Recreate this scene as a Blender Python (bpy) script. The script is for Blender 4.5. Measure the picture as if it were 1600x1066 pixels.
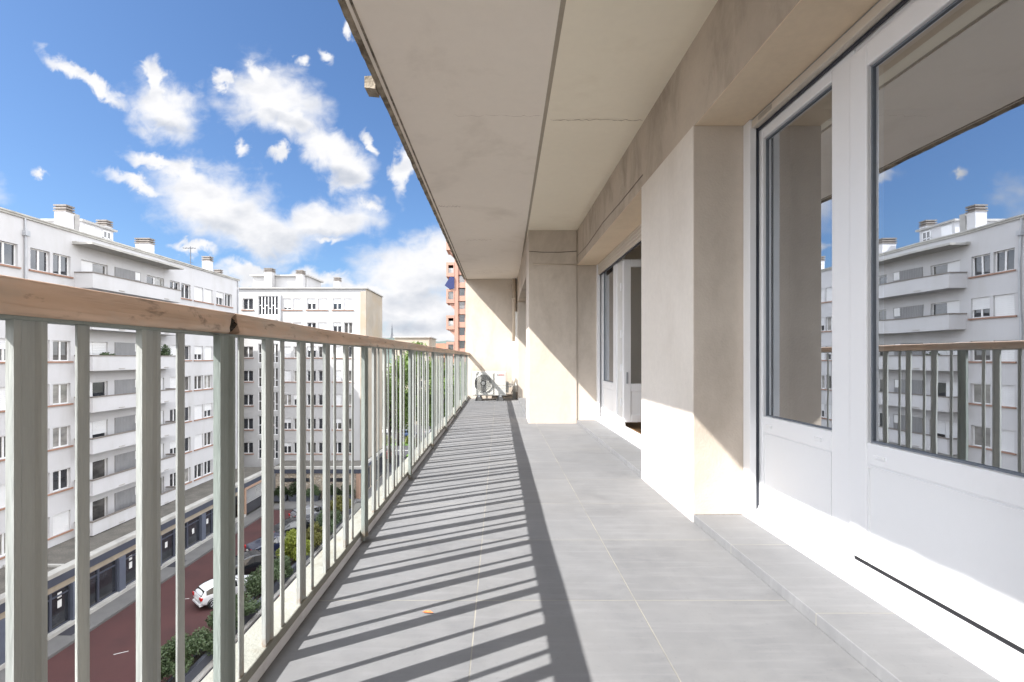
import bpy, bmesh, math, random
from mathutils import Vector, Matrix, Euler
R = math.radians
rng = random.Random(7)
scn = bpy.context.scene
for o in list(bpy.data.objects): bpy.data.objects.remove(o)
C = scn.collection

# ------------------------------------------------------------------ camera
CH = 0.9177                      # eye height above the balcony floor
cam_d = bpy.data.cameras.new('camera'); cam = bpy.data.objects.new('camera', cam_d); C.objects.link(cam)
cam.location = (0, 0, CH); cam.rotation_euler = (R(90), 0, 0)
cam_d.sensor_width = 36; cam_d.lens = 36*748/1600
cam_d.shift_x = 20/1600; cam_d.shift_y = 26/1600
cam_d.clip_start = 0.05; cam_d.clip_end = 8000
scn.camera = cam

# ------------------------------------------------------------------ light
SUN = Vector((0.905, 0.488, -1.0))
sd = bpy.data.lights.new('sun', 'SUN'); sd.energy = 2.1; sd.angle = R(0.5); sd.color = (1, 0.97, 0.925)
so = bpy.data.objects.new('sun', sd); C.objects.link(so)
so.rotation_euler = SUN.to_track_quat('-Z', 'Y').to_euler()
scn.view_settings.view_transform = 'Standard'; scn.view_settings.look = 'None'
scn.view_settings.exposure = 2.6; scn.view_settings.gamma = 1.0
scn.cycles.use_denoising = True
scn.cycles.max_bounces = 8; scn.cycles.diffuse_bounces = 5; scn.cycles.glossy_bounces = 4
scn.cycles.transparent_max_bounces = 12; scn.cycles.transmission_bounces = 4
scn.cycles.caustics_reflective = False; scn.cycles.caustics_refractive = False
scn.cycles.sample_clamp_indirect = 6

SKY_STRENGTH = 0.15
def build_world():
    w = bpy.data.worlds.new('World'); scn.world = w; w.use_nodes = True
    nt = w.node_tree; nt.nodes.clear(); N = nt.nodes.new; L = nt.links.new
    out = N('ShaderNodeOutputWorld'); bg = N('ShaderNodeBackground'); L(bg.outputs[0], out.inputs[0])
    sky = N('ShaderNodeTexSky'); sky.sky_type = 'NISHITA'; sky.sun_disc = False
    sky.sun_elevation = math.atan2(1.0, math.hypot(.905, .488)); sky.sun_rotation = math.atan2(-.905, -.488)
    sky.air_density = 1.0; sky.dust_density = 1.6; sky.ozone_density = 2.0; sky.altitude = 200
    tc = N('ShaderNodeTexCoord'); sep = N('ShaderNodeSeparateXYZ'); L(tc.outputs['Generated'], sep.inputs[0])
    def M(op, a, b=None, c=None, clamp=False):
        m = N('ShaderNodeMath'); m.operation = op; m.use_clamp = clamp
        for i, v in enumerate((a, b, c)):
            if v is None: continue
            if isinstance(v, (int, float)): m.inputs[i].default_value = v
            else: L(v, m.inputs[i])
        return m.outputs[0]
    # gnomonic sky coordinates on the half of the sky the balcony looks along
    yy = M('MAXIMUM', sep.outputs[1], 0.08)
    u = M('DIVIDE', sep.outputs[0], yy); v = M('DIVIDE', sep.outputs[2], yy)
    uv = N('ShaderNodeCombineXYZ'); L(u, uv.inputs[0]); L(v, uv.inputs[1])
    def noise(scale, detail, rough, src=None, dist=0.0):
        n = N('ShaderNodeTexNoise'); n.inputs['Scale'].default_value = scale; n.inputs['Detail'].default_value = detail
        n.inputs['Roughness'].default_value = rough; n.inputs['Distortion'].default_value = dist
        L(src if src else uv.outputs[0], n.inputs['Vector']); return n
    # ragged outline: displace the coordinates before the cloud ellipses are measured
    n1 = noise(7.0, 6, 0.55)
    sub = N('ShaderNodeVectorMath'); sub.operation = 'SUBTRACT'; L(n1.outputs['Color'], sub.inputs[0]); sub.inputs[1].default_value = (.5, .5, .5)
    sc = N('ShaderNodeVectorMath'); sc.operation = 'SCALE'; L(sub.outputs[0], sc.inputs[0]); sc.inputs['Scale'].default_value = 0.105
    ad0 = N('ShaderNodeVectorMath'); ad0.operation = 'ADD'; L(uv.outputs[0], ad0.inputs[0]); L(sc.outputs[0], ad0.inputs[1])
    n1b = noise(24.0, 5, 0.55, None, .6)
    sub2 = N('ShaderNodeVectorMath'); sub2.operation = 'SUBTRACT'; L(n1b.outputs['Color'], sub2.inputs[0]); sub2.inputs[1].default_value = (.5, .5, .5)
    sc2 = N('ShaderNodeVectorMath'); sc2.operation = 'SCALE'; L(sub2.outputs[0], sc2.inputs[0]); sc2.inputs['Scale'].default_value = 0.06
    ad = N('ShaderNodeVectorMath'); ad.operation = 'ADD'; L(ad0.outputs[0], ad.inputs[0]); L(sc2.outputs[0], ad.inputs[1])
    def px(x, y): return ((x-780)/748, (559-y)/748)
    CL = [  # cx, cy, rx, ry, angle (degrees, anticlockwise)
        (140,126,58,11,-31),(258,168,52,36,-15),(243,125,12,30,12),
        (425,152,62,42,-22),(352,120,24,10,-30),(452,185,36,24,-40),(395,115,20,16,0),
        (522,238,52,26,-24),(545,265,36,24,-50),
        (335,318,92,46,-20),(405,358,84,38,-8),(500,345,78,30,3),(574,324,20,14,0),(215,281,42,11,-12),(240,247,40,11,-20),(520,376,34,8,0),(290,270,40,20,-20),
        (377,228,9,14,0),(437,241,17,11,20),(61,270,15,7,-15),
        (636,258,13,42,-10),(581,215,8,20,12),(546,45,7,20,12),(508,84,8,18,25),(462,88,10,8,0),
        (655,432,82,46,12),(620,482,80,34,0),(690,500,70,40,0),(700,410,60,40,0),(560,470,40,20,0),
        (430,436,70,16,-6),(385,420,50,12,0),(480,445,60,14,0),(560,455,70,12,0),(640,528,90,10,0),(300,390,30,9,-10),
        (880,330,120,60,10),(1000,440,160,50,0),(1200,380,140,60,-10),(-160,330,110,40,10),(-330,220,120,40,20),
    ]
    def ellipse(cx, cy, rx, ry, ang, src, grow):
        mp = N('ShaderNodeMapping'); mp.vector_type = 'TEXTURE'
        a, b = px(cx, cy)
        mp.inputs['Location'].default_value = (a, b, 0); mp.inputs['Rotation'].default_value = (0, 0, R(ang))
        mp.inputs['Scale'].default_value = (rx/748*grow, ry/748*grow, 1)
        L(src, mp.inputs[0])
        ln = N('ShaderNodeVectorMath'); ln.operation = 'LENGTH'; L(mp.outputs[0], ln.inputs[0]); return ln.outputs['Value']
    field = None
    for cx, cy, rx, ry, ang in CL:
        e = ellipse(cx, cy, rx, ry, ang, ad.outputs[0], 1.22)
        if rx*ry < 300: e = M('ADD', e, .22)            # the small shreds stay thin
        if field is None: field = e
        else:
            sm = N('ShaderNodeMath'); sm.operation = 'SMOOTH_MIN'; L(field, sm.inputs[0]); L(e, sm.inputs[1]); sm.inputs[2].default_value = .16
            field = sm.outputs[0]
    st = N('ShaderNodeMapping'); st.inputs['Scale'].default_value = (1, 1.7, 1); L(uv.outputs[0], st.inputs[0])
    n2 = noise(12, 6, .52, st.outputs[0])
    f2 = M('ADD', field, M('MULTIPLY', M('SUBTRACT', n2.outputs['Fac'], .5), 1.25))
    mr = N('ShaderNodeMapRange'); mr.interpolation_type = 'SMOOTHSTEP'; L(f2, mr.inputs[0])
    mr.inputs[1].default_value = 1.36; mr.inputs[2].default_value = .44; mr.inputs[3].default_value = 0; mr.inputs[4].default_value = 1
    # grey undersides
    under = None
    for q_ in ((420,382,78,20,-6),(350,362,50,16,-24),(520,368,52,11,2),(540,270,40,14,-30),(440,186,36,11,-30),(262,188,34,10,-10),(655,470,72,15,6),(640,505,90,12,0),(690,440,50,14,10),(590,492,60,10,0)):
        e = ellipse(*q_, ad0.outputs[0], 1.25)
        under = e if under is None else M('MINIMUM', under, e)
    um = N('ShaderNodeMapRange'); um.interpolation_type = 'SMOOTHSTEP'; L(under, um.inputs[0]); um.inputs[1].default_value = 1.25; um.inputs[2].default_value = .2
    front = N('ShaderNodeMapRange'); L(sep.outputs[1], front.inputs[0]); front.inputs[1].default_value = .08; front.inputs[2].default_value = .2
    # unseen bright cumulus added to fill the shade (behind, overhead, beyond the building)
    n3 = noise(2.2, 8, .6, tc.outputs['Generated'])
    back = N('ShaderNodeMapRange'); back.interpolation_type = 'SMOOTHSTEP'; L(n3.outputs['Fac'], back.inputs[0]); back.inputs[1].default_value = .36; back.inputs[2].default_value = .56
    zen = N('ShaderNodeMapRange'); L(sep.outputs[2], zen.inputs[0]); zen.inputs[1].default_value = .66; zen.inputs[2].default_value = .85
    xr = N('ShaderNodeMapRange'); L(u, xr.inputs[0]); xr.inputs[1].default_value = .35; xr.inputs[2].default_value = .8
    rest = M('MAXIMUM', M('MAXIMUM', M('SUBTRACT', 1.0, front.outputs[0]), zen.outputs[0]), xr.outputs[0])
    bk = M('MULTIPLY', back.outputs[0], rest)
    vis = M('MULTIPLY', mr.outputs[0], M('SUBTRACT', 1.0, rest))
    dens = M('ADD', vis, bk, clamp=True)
    # cloud body tone: white tops, greyer where thick
    n4 = noise(9, 6, .55)
    core = N('ShaderNodeMapRange'); core.interpolation_type = 'SMOOTHSTEP'; L(f2, core.inputs[0])
    core.inputs[1].default_value = .55; core.inputs[2].default_value = -.25
    of = N('ShaderNodeVectorMath'); of.operation = 'ADD'; L(st.outputs[0], of.inputs[0]); of.inputs[1].default_value = (-.015, .05, 0)
    n5 = noise(12, 6, .52, of.outputs[0])
    rel = M('MULTIPLY', M('SUBTRACT', n5.outputs['Fac'], n2.outputs['Fac']), 2.0)
    gr = M('ADD', M('MULTIPLY', um.outputs[0], M('ADD', M('MULTIPLY', n4.outputs['Fac'], .8), .15)), M('MULTIPLY', rel, .7), clamp=True)
    ct = N('ShaderNodeMix'); ct.data_type = 'RGBA'; L(gr, ct.inputs['Factor'])
    ct.inputs['A'].default_value = (1.10, 1.10, 1.12, 1); ct.inputs['B'].default_value = (.62, .67, .77, 1)
    c2 = N('ShaderNodeMix'); c2.data_type = 'RGBA'; L(rest, c2.inputs['Factor']); L(ct.outputs['Result'], c2.inputs['A']); c2.inputs['B'].default_value = (5.4, 5.5, 5.7, 1)  # added unseen clouds shine far brighter than those in view
    hs = N('ShaderNodeMix'); hs.data_type = 'RGBA'; hs.blend_type = 'MULTIPLY'; hs.inputs['Factor'].default_value = 1
    L(sky.outputs[0], hs.inputs['A']); hs.inputs['B'].default_value = (.138, .176, .218, 1)
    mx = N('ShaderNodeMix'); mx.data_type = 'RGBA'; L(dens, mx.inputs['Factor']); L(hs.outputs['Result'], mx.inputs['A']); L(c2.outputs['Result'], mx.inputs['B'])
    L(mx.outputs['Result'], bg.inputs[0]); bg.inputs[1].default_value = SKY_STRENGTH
    w.cycles.sampling_method = 'MANUAL'; w.cycles.sample_map_resolution = 1024
build_world()

# ------------------------------------------------------------------ materials
def new_mat(name):
    m = bpy.data.materials.new(name); m.use_nodes = True
    return m, m.node_tree, m.node_tree.nodes['Principled BSDF']
def ramp_noise(nt, vec, scale, detail, lo, hi, rough=.55, dist=0):
    n = nt.nodes.new('ShaderNodeTexNoise'); n.inputs['Scale'].default_value = scale; n.inputs['Detail'].default_value = detail
    n.inputs['Roughness'].default_value = rough; n.inputs['Distortion'].default_value = dist
    nt.links.new(vec, n.inputs['Vector'])
    mr = nt.nodes.new('ShaderNodeMapRange'); nt.links.new(n.outputs['Fac'], mr.inputs[0]); mr.inputs[1].default_value = lo; mr.inputs[2].default_value = hi
    return mr.outputs[0], n
def mixc(nt, fac, a, b, blend='MIX'):
    m = nt.nodes.new('ShaderNodeMix'); m.data_type = 'RGBA'; m.blend_type = blend
    for k, v in (('Factor', fac), ('A', a), ('B', b)):
        if isinstance(v, tuple): m.inputs[k].default_value = (*v, 1) if len(v) == 3 else v
        elif isinstance(v, (int, float)): m.inputs[k].default_value = v
        else: nt.links.new(v, m.inputs[k])
    return m.outputs['Result']
def wpos(nt, stretch=(1, 1, 1)):
    g = nt.nodes.new('ShaderNodeNewGeometry'); mp = nt.nodes.new('ShaderNodeMapping'); mp.inputs['Scale'].default_value = stretch
    nt.links.new(g.outputs['Position'], mp.inputs[0]); return mp.outputs[0]
def pm(name, col, col2=None, scale=2.0, rough=.8, bump=0.0, bscale=60, stretch=(1, 1, 1), metallic=0, spec=.5,
       stain=None, sscale=1.2, samount=.5, slo=.52, shi=.75, sstretch=(1, 1, 1), fine=.12):
    m, nt, b = new_mat(name); L = nt.links.new
    vec = wpos(nt, stretch)
    col2 = col2 or tuple(c*.86 for c in col)
    f, _ = ramp_noise(nt, vec, scale, 6, .32, .68)
    c = mixc(nt, f, col, col2)
    if fine:
        f2, _ = ramp_noise(nt, vec, scale*22, 4, .3, .7)
        fm = nt.nodes.new('ShaderNodeMath'); fm.operation = 'MULTIPLY'; L(f2, fm.inputs[0]); fm.inputs[1].default_value = fine
        c = mixc(nt, fm.outputs[0], c, tuple(x*.55 for x in col))
    if stain:
        sv = wpos(nt, sstretch)
        f3, _ = ramp_noise(nt, sv, sscale, 8, slo, shi, .65, .4)
        mm = nt.nodes.new('ShaderNodeMath'); mm.operation = 'MULTIPLY'; L(f3, mm.inputs[0]); mm.inputs[1].default_value = samount
        c = mixc(nt, mm.outputs[0], c, stain)
    L(c, b.inputs['Base Color']); b.inputs['Roughness'].default_value = rough; b.inputs['Metallic'].default_value = metallic
    b.inputs['Specular IOR Level'].default_value = spec
    if bump:
        bn = nt.nodes.new('ShaderNodeBump'); bn.inputs['Strength'].default_value = bump; bn.inputs['Distance'].default_value = .01
        n = nt.nodes.new('ShaderNodeTexNoise'); n.inputs['Scale'].default_value = bscale; n.inputs['Detail'].default_value = 5
        L(vec, n.inputs['Vector']); L(n.outputs['Fac'], bn.inputs['Height']); L(bn.outputs[0], b.inputs['Normal'])
    return m

M = {}
M['stucco'] = pm('stucco', (.62, .545, .465), (.545, .475, .405), 1.1, .92, .2, 90, stain=(.27, .215, .16), sscale=1.9, samount=.6, sstretch=(1, 1, .45), slo=.5, shi=.8)
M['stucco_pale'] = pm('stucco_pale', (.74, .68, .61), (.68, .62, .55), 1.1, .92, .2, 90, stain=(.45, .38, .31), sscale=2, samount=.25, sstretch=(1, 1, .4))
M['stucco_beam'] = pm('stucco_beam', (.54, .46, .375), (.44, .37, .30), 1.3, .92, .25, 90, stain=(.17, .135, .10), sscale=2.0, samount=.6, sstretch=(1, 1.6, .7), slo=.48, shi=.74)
M['ceil_left'] = pm('ceil_left', (.89, .825, .735), (.86, .795, .705), .7, .9, .08, 40, stain=(.42, .36, .28), sscale=1.1, samount=.4, slo=.55, shi=.85, fine=.05)
M['ceil_right'] = pm('ceil_right', (.92, .85, .70), (.89, .82, .67), .8, .9, .08, 40, stain=(.55, .44, .30), sscale=1.4, samount=.35, slo=.55, shi=.85, fine=.05)
M['soffit'] = pm('soffit', (.80, .66, .49), (.74, .60, .44), 1.3, .9, .1, 60, stain=(.5, .38, .27), sscale=2, samount=.3)
M['joint'] = pm('joint', (.46, .41, .33), (.40, .35, .28), 3, .9, .2, 60)
M['dirty_edge'] = pm('dirty_edge', (.42, .36, .28), (.20, .17, .13), 9, .95, .6, 70, stain=(.07, .055, .04), sscale=7, samount=.8, slo=.45, shi=.62)
M['crack'] = pm('crack', (.24, .15, .09), (.4, .33, .26), 25, .95)
M['concrete'] = pm('concrete', (.38, .36, .33), (.30, .28, .26), 2, .92, .3, 60, stain=(.15, .14, .12), samount=.5)
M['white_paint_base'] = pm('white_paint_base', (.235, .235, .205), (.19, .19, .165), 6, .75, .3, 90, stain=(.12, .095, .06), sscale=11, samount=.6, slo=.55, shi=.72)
M['baluster'] = pm('baluster', (.345, .36, .345), (.265, .28, .268), 14, .55, .25, 120, stretch=(1, 1, .12), stain=(.55, .57, .52), sscale=18, samount=.45, slo=.48, shi=.7, sstretch=(1, 1, .06))
M['post_paint'] = pm('post_paint', (.27, .305, .285), (.19, .22, .205), 12, .55, .25, 120, stretch=(1, 1, .15), stain=(.16, .15, .11), sscale=9, samount=.5, slo=.55, shi=.72, sstretch=(1, 1, .2))
M['white_upvc'] = pm('white_upvc', (.80, .80, .81), (.78, .78, .79), 1, .28, 0, fine=.02, stain=(.62, .62, .62), sscale=3, samount=.25, slo=.55, shi=.8)
M['white_panel'] = pm('white_panel', (.78, .782, .79), (.76, .762, .77), 1.5, .42, .04, 300, fine=.02)
M['guide'] = pm('guide', (.74, .73, .70), None, 3, .45, 0, fine=.03)
M['shutter_beige'] = pm('shutter_beige', (.62, .56, .48), (.58, .52, .45), 3, .55, 0, fine=.03)
M['shutter_pale'] = pm('shutter_pale', (.66, .66, .66), (.6, .6, .61), .8, .5, 0, fine=.03)
M['rubber'] = pm('rubber', (.02, .02, .025), None, 20, .6, 0)
M['dark_gap'] = pm('dark_gap', (.03, .035, .05), None, 20, .5, 0)
M['gasket'] = pm('gasket', (.16, .18, .21), None, 20, .5, 0)
M['vent'] = pm('vent', (.42, .38, .33), None, 20, .5, 0)
M['room_wall'] = pm('room_wall', (.74, .69, .61), None, 1, .9, 0, fine=.02)
M['wood_floor'] = pm('wood_floor', (.36, .21, .10), (.24, .13, .06), 3, .4, 0, stretch=(6, 1, 1))
M['facade_white'] = pm('facade_white', (.50, .495, .505), (.46, .457, .465), .35, .92, .12, 40, stain=(.36, .345, .32), sscale=.6, samount=.42, sstretch=(1, 1, .25), slo=.5, shi=.75, fine=.05)
M['facade_white_b'] = pm('facade_white_b', (.41, .405, .405), (.375, .37, .37), .35, .92, .12, 40, stain=(.30, .29, .27), sscale=.55, samount=.5, sstretch=(1, 1, .25), slo=.5, shi=.75, fine=.05)
M['facade_cream'] = pm('facade_cream', (.70, .63, .50), (.66, .58, .45), .5, .92, .1, 40, fine=.05)
M['tan_render'] = pm('tan_render', (.34, .295, .24), (.27, .235, .19), .5, .92, .15, 40, stain=(.30, .24, .17), sscale=.35, samount=.7, slo=.5, shi=.62)
M['terracotta'] = pm('terracotta', (.33, .19, .135), (.25, .14, .10), 4, .85)
M['coping'] = pm('coping', (.36, .35, .33), (.28, .27, .26), 2, .7)
M['dark_coping'] = pm('dark_coping', (.14, .12, .11), (.2, .18, .16), 3, .8)
M['grey_panel'] = None
M['frame_white'] = pm('frame_white', (.72, .72, .72), None, 2, .4, 0, fine=.03)
M['frame_brown'] = pm('frame_brown', (.12, .07, .045), None, 2, .5, 0)
M['zinc'] = pm('zinc', (.40, .41, .43), (.33, .34, .36), 2, .5, 0, metallic=.2)
M['roof_gravel'] = pm('roof_gravel', (.17, .155, .135), (.10, .092, .08), 1.1, .95, .8, 12, stain=(.08, .08, .07), sscale=14, samount=.7, slo=.45, shi=.6)
M['fascia'] = pm('fascia', (.055, .062, .085), (.045, .05, .07), 2, .5, 0)
M['pale_concrete'] = pm('pale_concrete', (.44, .43, .40), (.36, .35, .33), 1.2, .9, .2, 30, stain=(.2, .19, .17), samount=.5)
M['beige_stone'] = pm('beige_stone', (.34, .29, .22), (.27, .23, .18), 3, .9, .2, 20)
M['wood_panel'] = pm('wood_panel', (.34, .24, .14), (.26, .18, .10), 2, .6, 0, stretch=(1, 1, 6))
M['pilaster'] = pm('pilaster', (.10, .115, .15), (.085, .095, .13), 2, .5, 0)
M['paper'] = pm('paper', (.68, .68, .66), None, 2, .7, 0)
M['mat_dark'] = pm('mat_dark', (.035, .035, .045), None, 20, .95, .3, 60)
M['red_asphalt'] = pm('red_asphalt', (.068, .025, .024), (.052, .02, .02), .5, .93, .3, 30, stain=(.036, .017, .017), sscale=.5, samount=.6)
M['asphalt'] = pm('asphalt', (.045, .045, .052), (.034, .034, .041), .4, .93, .3, 30, stain=(.045, .045, .05), sscale=.6, samount=.5)
M['pavement'] = pm('pavement', (.15, .147, .144), (.115, .113, .111), .8, .93, .2, 20, stain=(.1, .1, .1), samount=.4)
M['ground'] = pm('ground', (.16, .155, .14), (.10, .11, .08), .02, .95, 0)
M['lawn'] = pm('lawn', (.10, .19, .035), (.07, .14, .025), .6, .95, .3, 20)
M['road_white'] = pm('road_white', (.6, .6, .58), None, 4, .8, 0)
M['planter'] = pm('planter', (.06, .066, .085), (.05, .055, .07), 2, .6, 0)
M['ac_white'] = pm('ac_white', (.58, .575, .54), (.55, .545, .51), 2, .4, 0, fine=.02)
M['ac_grey'] = pm('ac_grey', (.09, .088, .085), None, 20, .5, 0)
M['ac_dark'] = pm('ac_dark', (.10, .10, .10), None, 20, .5, 0)
M['pipe_beige'] = pm('pipe_beige', (.58, .49, .39), None, 5, .8, 0)
M['pipe_white'] = pm('pipe_white', (.78, .78, .76), None, 5, .5, 0)
M['logo_red'] = pm('logo_red', (.55, .02, .03), None, 5, .5, 0)
M['logo_grey'] = pm('logo_grey', (.2, .2, .2), None, 5, .5, 0)
M['leaf_dead'] = pm('leaf_dead', (.55, .17, .04), (.4, .1, .03), 60, .7, 0)
M['cable'] = pm('cable', (.12, .10, .08), None, 20, .8, 0)
M['tower_pink'] = pm('tower_pink', (.36, .20, .15), (.31, .17, .13), .2, .9, 0)
M['awning_blue'] = pm('awning_blue', (.012, .02, .09), None, 2, .8, 0)
M['salmon'] = pm('salmon', (.36, .235, .17), (.30, .20, .145), .2, .9, 0)
M['cream'] = pm('cream', (.40, .36, .29), (.34, .30, .24), .2, .9, 0)
M['tile_roof'] = pm('tile_roof', (.25, .085, .045), (.19, .065, .035), .4, .9, 0)
M['bark'] = pm('bark', (.06, .05, .04), (.03, .025, .02), 6, .95, .5, 20)
M['hill'] = pm('hill', (.075, .10, .085), (.05, .07, .062), .02, 1.0, 0, stain=(.035, .05, .045), sscale=.03, samount=.8, slo=.45, shi=.6)
M['steel_dark'] = pm('steel_dark', (.07, .075, .09), None, 2, .6, 0)
M['tyre'] = pm('tyre', (.018, .018, .018), None, 8, .9, 0)
M['rim'] = pm('rim', (.42, .42, .44), None, 8, .3, 0, metallic=.8)
M['lamp_red'] = pm('lamp_red', (.5, .012, .012), None, 8, .2, 0)
M['lamp_clear'] = pm('lamp_clear', (.7, .7, .7), None, 8, .1, 0)
M['plate'] = pm('plate', (.7, .7, .65), None, 8, .5, 0)
def paint(name, col, rough=.18):
    m, nt, b = new_mat(name); b.inputs['Base Color'].default_value = (*col, 1); b.inputs['Roughness'].default_value = rough
    b.inputs['Coat Weight'].default_value = .6; b.inputs['Coat Roughness'].default_value = .06
    f, _ = ramp_noise(nt, wpos(nt), 2.5, 4, .3, .7); nt.links.new(mixc(nt, f, col, tuple(c*.9 for c in col)), b.inputs['Base Color'])
    return m
for k, c in dict(car_white=(.72, .73, .74), car_black=(.012, .013, .016), car_navy=(.014, .02, .045), car_red=(.33, .012, .015), car_silver=(.17, .175, .19), car_blue=(.05, .08, .16)).items(): M[k] = paint(k, c)

def make_glass():
    # coated double glazing: clear, with a strong mirror reflection of the daylight side
    m, nt, b = new_mat('door_glass'); nt.nodes.remove(b); N = nt.nodes.new; L = nt.links.new
    out = nt.nodes['Material Output']
    tr = N('ShaderNodeBsdfTransparent'); tr.inputs[0].default_value = (.80, .83, .83, 1)
    gl = N('ShaderNodeBsdfGlossy'); gl.inputs['Roughness'].default_value = 0.0; gl.inputs['Color'].default_value = (.88, .92, .98, 1)
    bn = N('ShaderNodeBump'); bn.inputs['Strength'].default_value = .008; bn.inputs['Distance'].default_value = .05
    n = N('ShaderNodeTexNoise'); n.inputs['Scale'].default_value = 2.2; L(wpos(nt), n.inputs['Vector']); L(n.outputs['Fac'], bn.inputs['Height']); L(bn.outputs[0], gl.inputs['Normal'])
    mx = N('ShaderNodeMixShader'); mx.inputs[0].default_value = .60; L(tr.outputs[0], mx.inputs[1]); L(gl.outputs[0], mx.inputs[2]); L(mx.outputs[0], out.inputs[0])
    return m
M['glass'] = make_glass()
def pane_mat(name, col, spec=.9):
    m, nt, b = new_mat(name); L = nt.links.new
    f, _ = ramp_noise(nt, wpos(nt, (.7, .7, 1.4)), 1.3, 3, .35, .65)
    L(mixc(nt, f, col, tuple(c*.45 for c in col)), b.inputs['Base Color'])
    b.inputs['Roughness'].default_value = .05; b.inputs['Specular IOR Level'].default_value = spec
    bn = nt.nodes.new('ShaderNodeBump'); bn.inputs['Strength'].default_value = .04; bn.inputs['Distance'].default_value = .1
    n = nt.nodes.new('ShaderNodeTexNoise'); n.inputs['Scale'].default_value = .9; L(wpos(nt), n.inputs['Vector']); L(n.outputs['Fac'], bn.inputs['Height']); L(bn.outputs[0], b.inputs['Normal'])
    return m
M['pane_dark'] = pane_mat('pane_dark', (.035, .038, .045)); M['pane_curtain'] = pane_mat('pane_curtain', (.32, .31, .29)); M['pane_mid'] = pane_mat('pane_mid', (.10, .095, .09))
M['car_glass'] = pane_mat('car_glass', (.015, .017, .02), 1.0)

def make_corrugated():
    m, nt, b = new_mat('grey_panel'); L = nt.links.new; N = nt.nodes.new
    w = N('ShaderNodeTexWave'); w.wave_type = 'BANDS'; w.bands_direction = 'Y'; w.inputs['Scale'].default_value = 2.2; w.inputs['Distortion'].default_value = 0
    L(wpos(nt), w.inputs['Vector'])
    f, _ = ramp_noise(nt, wpos(nt), 1.2, 5, .3, .7)
    L(mixc(nt, f, (.25, .25, .255), (.21, .21, .215)), b.inputs['Base Color']); b.inputs['Roughness'].default_value = .6
    bn = N('ShaderNodeBump'); bn.inputs['Strength'].default_value = .8; bn.inputs['Distance'].default_value = .03; L(w.outputs['Fac'], bn.inputs['Height']); L(bn.outputs[0], b.inputs['Normal'])
    return m
M['grey_panel'] = make_corrugated()

def make_tiles(name, sx, sy, ox, oy, axes='XY'):
    m, nt, b = new_mat(name); L = nt.links.new; N = nt.nodes.new
    g = N('ShaderNodeNewGeometry'); sp = N('ShaderNodeSeparateXYZ'); L(g.outputs['Position'], sp.inputs[0])
    def mth(op, a, bb=None):
        q = N('ShaderNodeMath'); q.operation = op
        for i, v in enumerate((a, bb)):
            if v is None: continue
            if isinstance(v, (int, float)): q.inputs[i].default_value = v
            else: L(v, q.inputs[i])
        return q.outputs[0]
    lines = []; ids = []
    for k, s, o in (('X', sx, ox), ('Y', sy, oy)):
        if s is None: continue
        t = mth('DIVIDE', mth('SUBTRACT', sp.outputs[k], o), s)
        fl = mth('FLOOR', t); ids.append(fl)
        fr = mth('SUBTRACT', t, fl)
        d = mth('MULTIPLY', mth('MINIMUM', fr, mth('SUBTRACT', 1.0, fr)), s)
        lines.append(d)
    d = lines[0]
    for q in lines[1:]: d = mth('MINIMUM', d, q)
    cid = N('ShaderNodeCombineXYZ')
    for i, q in enumerate(ids): L(q, cid.inputs[i])
    wn = N('ShaderNodeTexWhiteNoise'); L(cid.outputs[0], wn.inputs['Vector'])
    off = N('ShaderNodeVectorMath'); off.operation = 'MULTIPLY_ADD'; L(wn.outputs['Color'], off.inputs[0]); off.inputs[1].default_value = (30, 30, 30); L(g.outputs['Position'], off.inputs[2])
    f1, _ = ramp_noise(nt, off.outputs[0], 2.4, 7, .3, .72, .6, .5)
    f2, _ = ramp_noise(nt, off.outputs[0], 14, 6, .42, .75, .65)
    f4, _ = ramp_noise(nt, g.outputs['Position'], .9, 6, .45, .75, .6)
    c = mixc(nt, f1, (.160, .162, .168), (.122, .124, .130))
    c = mixc(nt, mth('MULTIPLY', f2, .42), c, (.185, .186, .19))
    c = mixc(nt, mth('MULTIPLY', f4, .22), c, (.20, .19, .175))
    f6, _ = ramp_noise(nt, wpos(nt, (.5, 5, 1)), 5, 6, .5, .78, .65)
    c = mixc(nt, mth('MULTIPLY', f6, .5), c, (.215, .215, .222))
    f7, _ = ramp_noise(nt, g.outputs['Position'], 55, 4, .6, .75, .6)
    c = mixc(nt, mth('MULTIPLY', f7, .3), c, (.09, .09, .097))
    br = mth('ADD', mth('MULTIPLY', wn.outputs['Value'], .08), .96)
    mul = N('ShaderNodeVectorMath'); mul.operation = 'SCALE'; L(c, mul.inputs[0]); L(br, mul.inputs['Scale'])
    gm = N('ShaderNodeMapRange'); L(d, gm.inputs[0]); gm.inputs[1].default_value = .0013; gm.inputs[2].default_value = .0026; gm.inputs[3].default_value = 1; gm.inputs[4].default_value = 0
    f3, _ = ramp_noise(nt, g.outputs['Position'], 5, 4, .3, .7)
    gc = mixc(nt, f3, (.265, .248, .212), (.15, .147, .138))
    L(mixc(nt, gm.outputs[0], mul.outputs[0], gc), b.inputs['Base Color'])
    rr = mth('ADD', mth('MULTIPLY', f2, .12), .68); b.inputs['Specular IOR Level'].default_value = .3; L(rr, b.inputs['Roughness'])
    bn = N('ShaderNodeBump'); bn.inputs['Strength'].default_value = .25; bn.inputs['Distance'].default_value = .004
    L(mth('SUBTRACT', mth('MULTIPLY', f2, .2), gm.outputs[0]), bn.inputs['Height']); L(bn.outputs[0], b.inputs['Normal'])
    return m
M['tile_floor'] = make_tiles('tile_floor', .6, .6, -.086, 1.81)
M['tile_skirt'] = pm('tile_skirt', (.66, .66, .68), (.58, .58, .60), 4, .6, .1, 60, stain=(.38, .36, .33), sscale=8, samount=.4)
M['tile_step'] = make_tiles('tile_step', None, .6, 0, 1.635)

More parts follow.
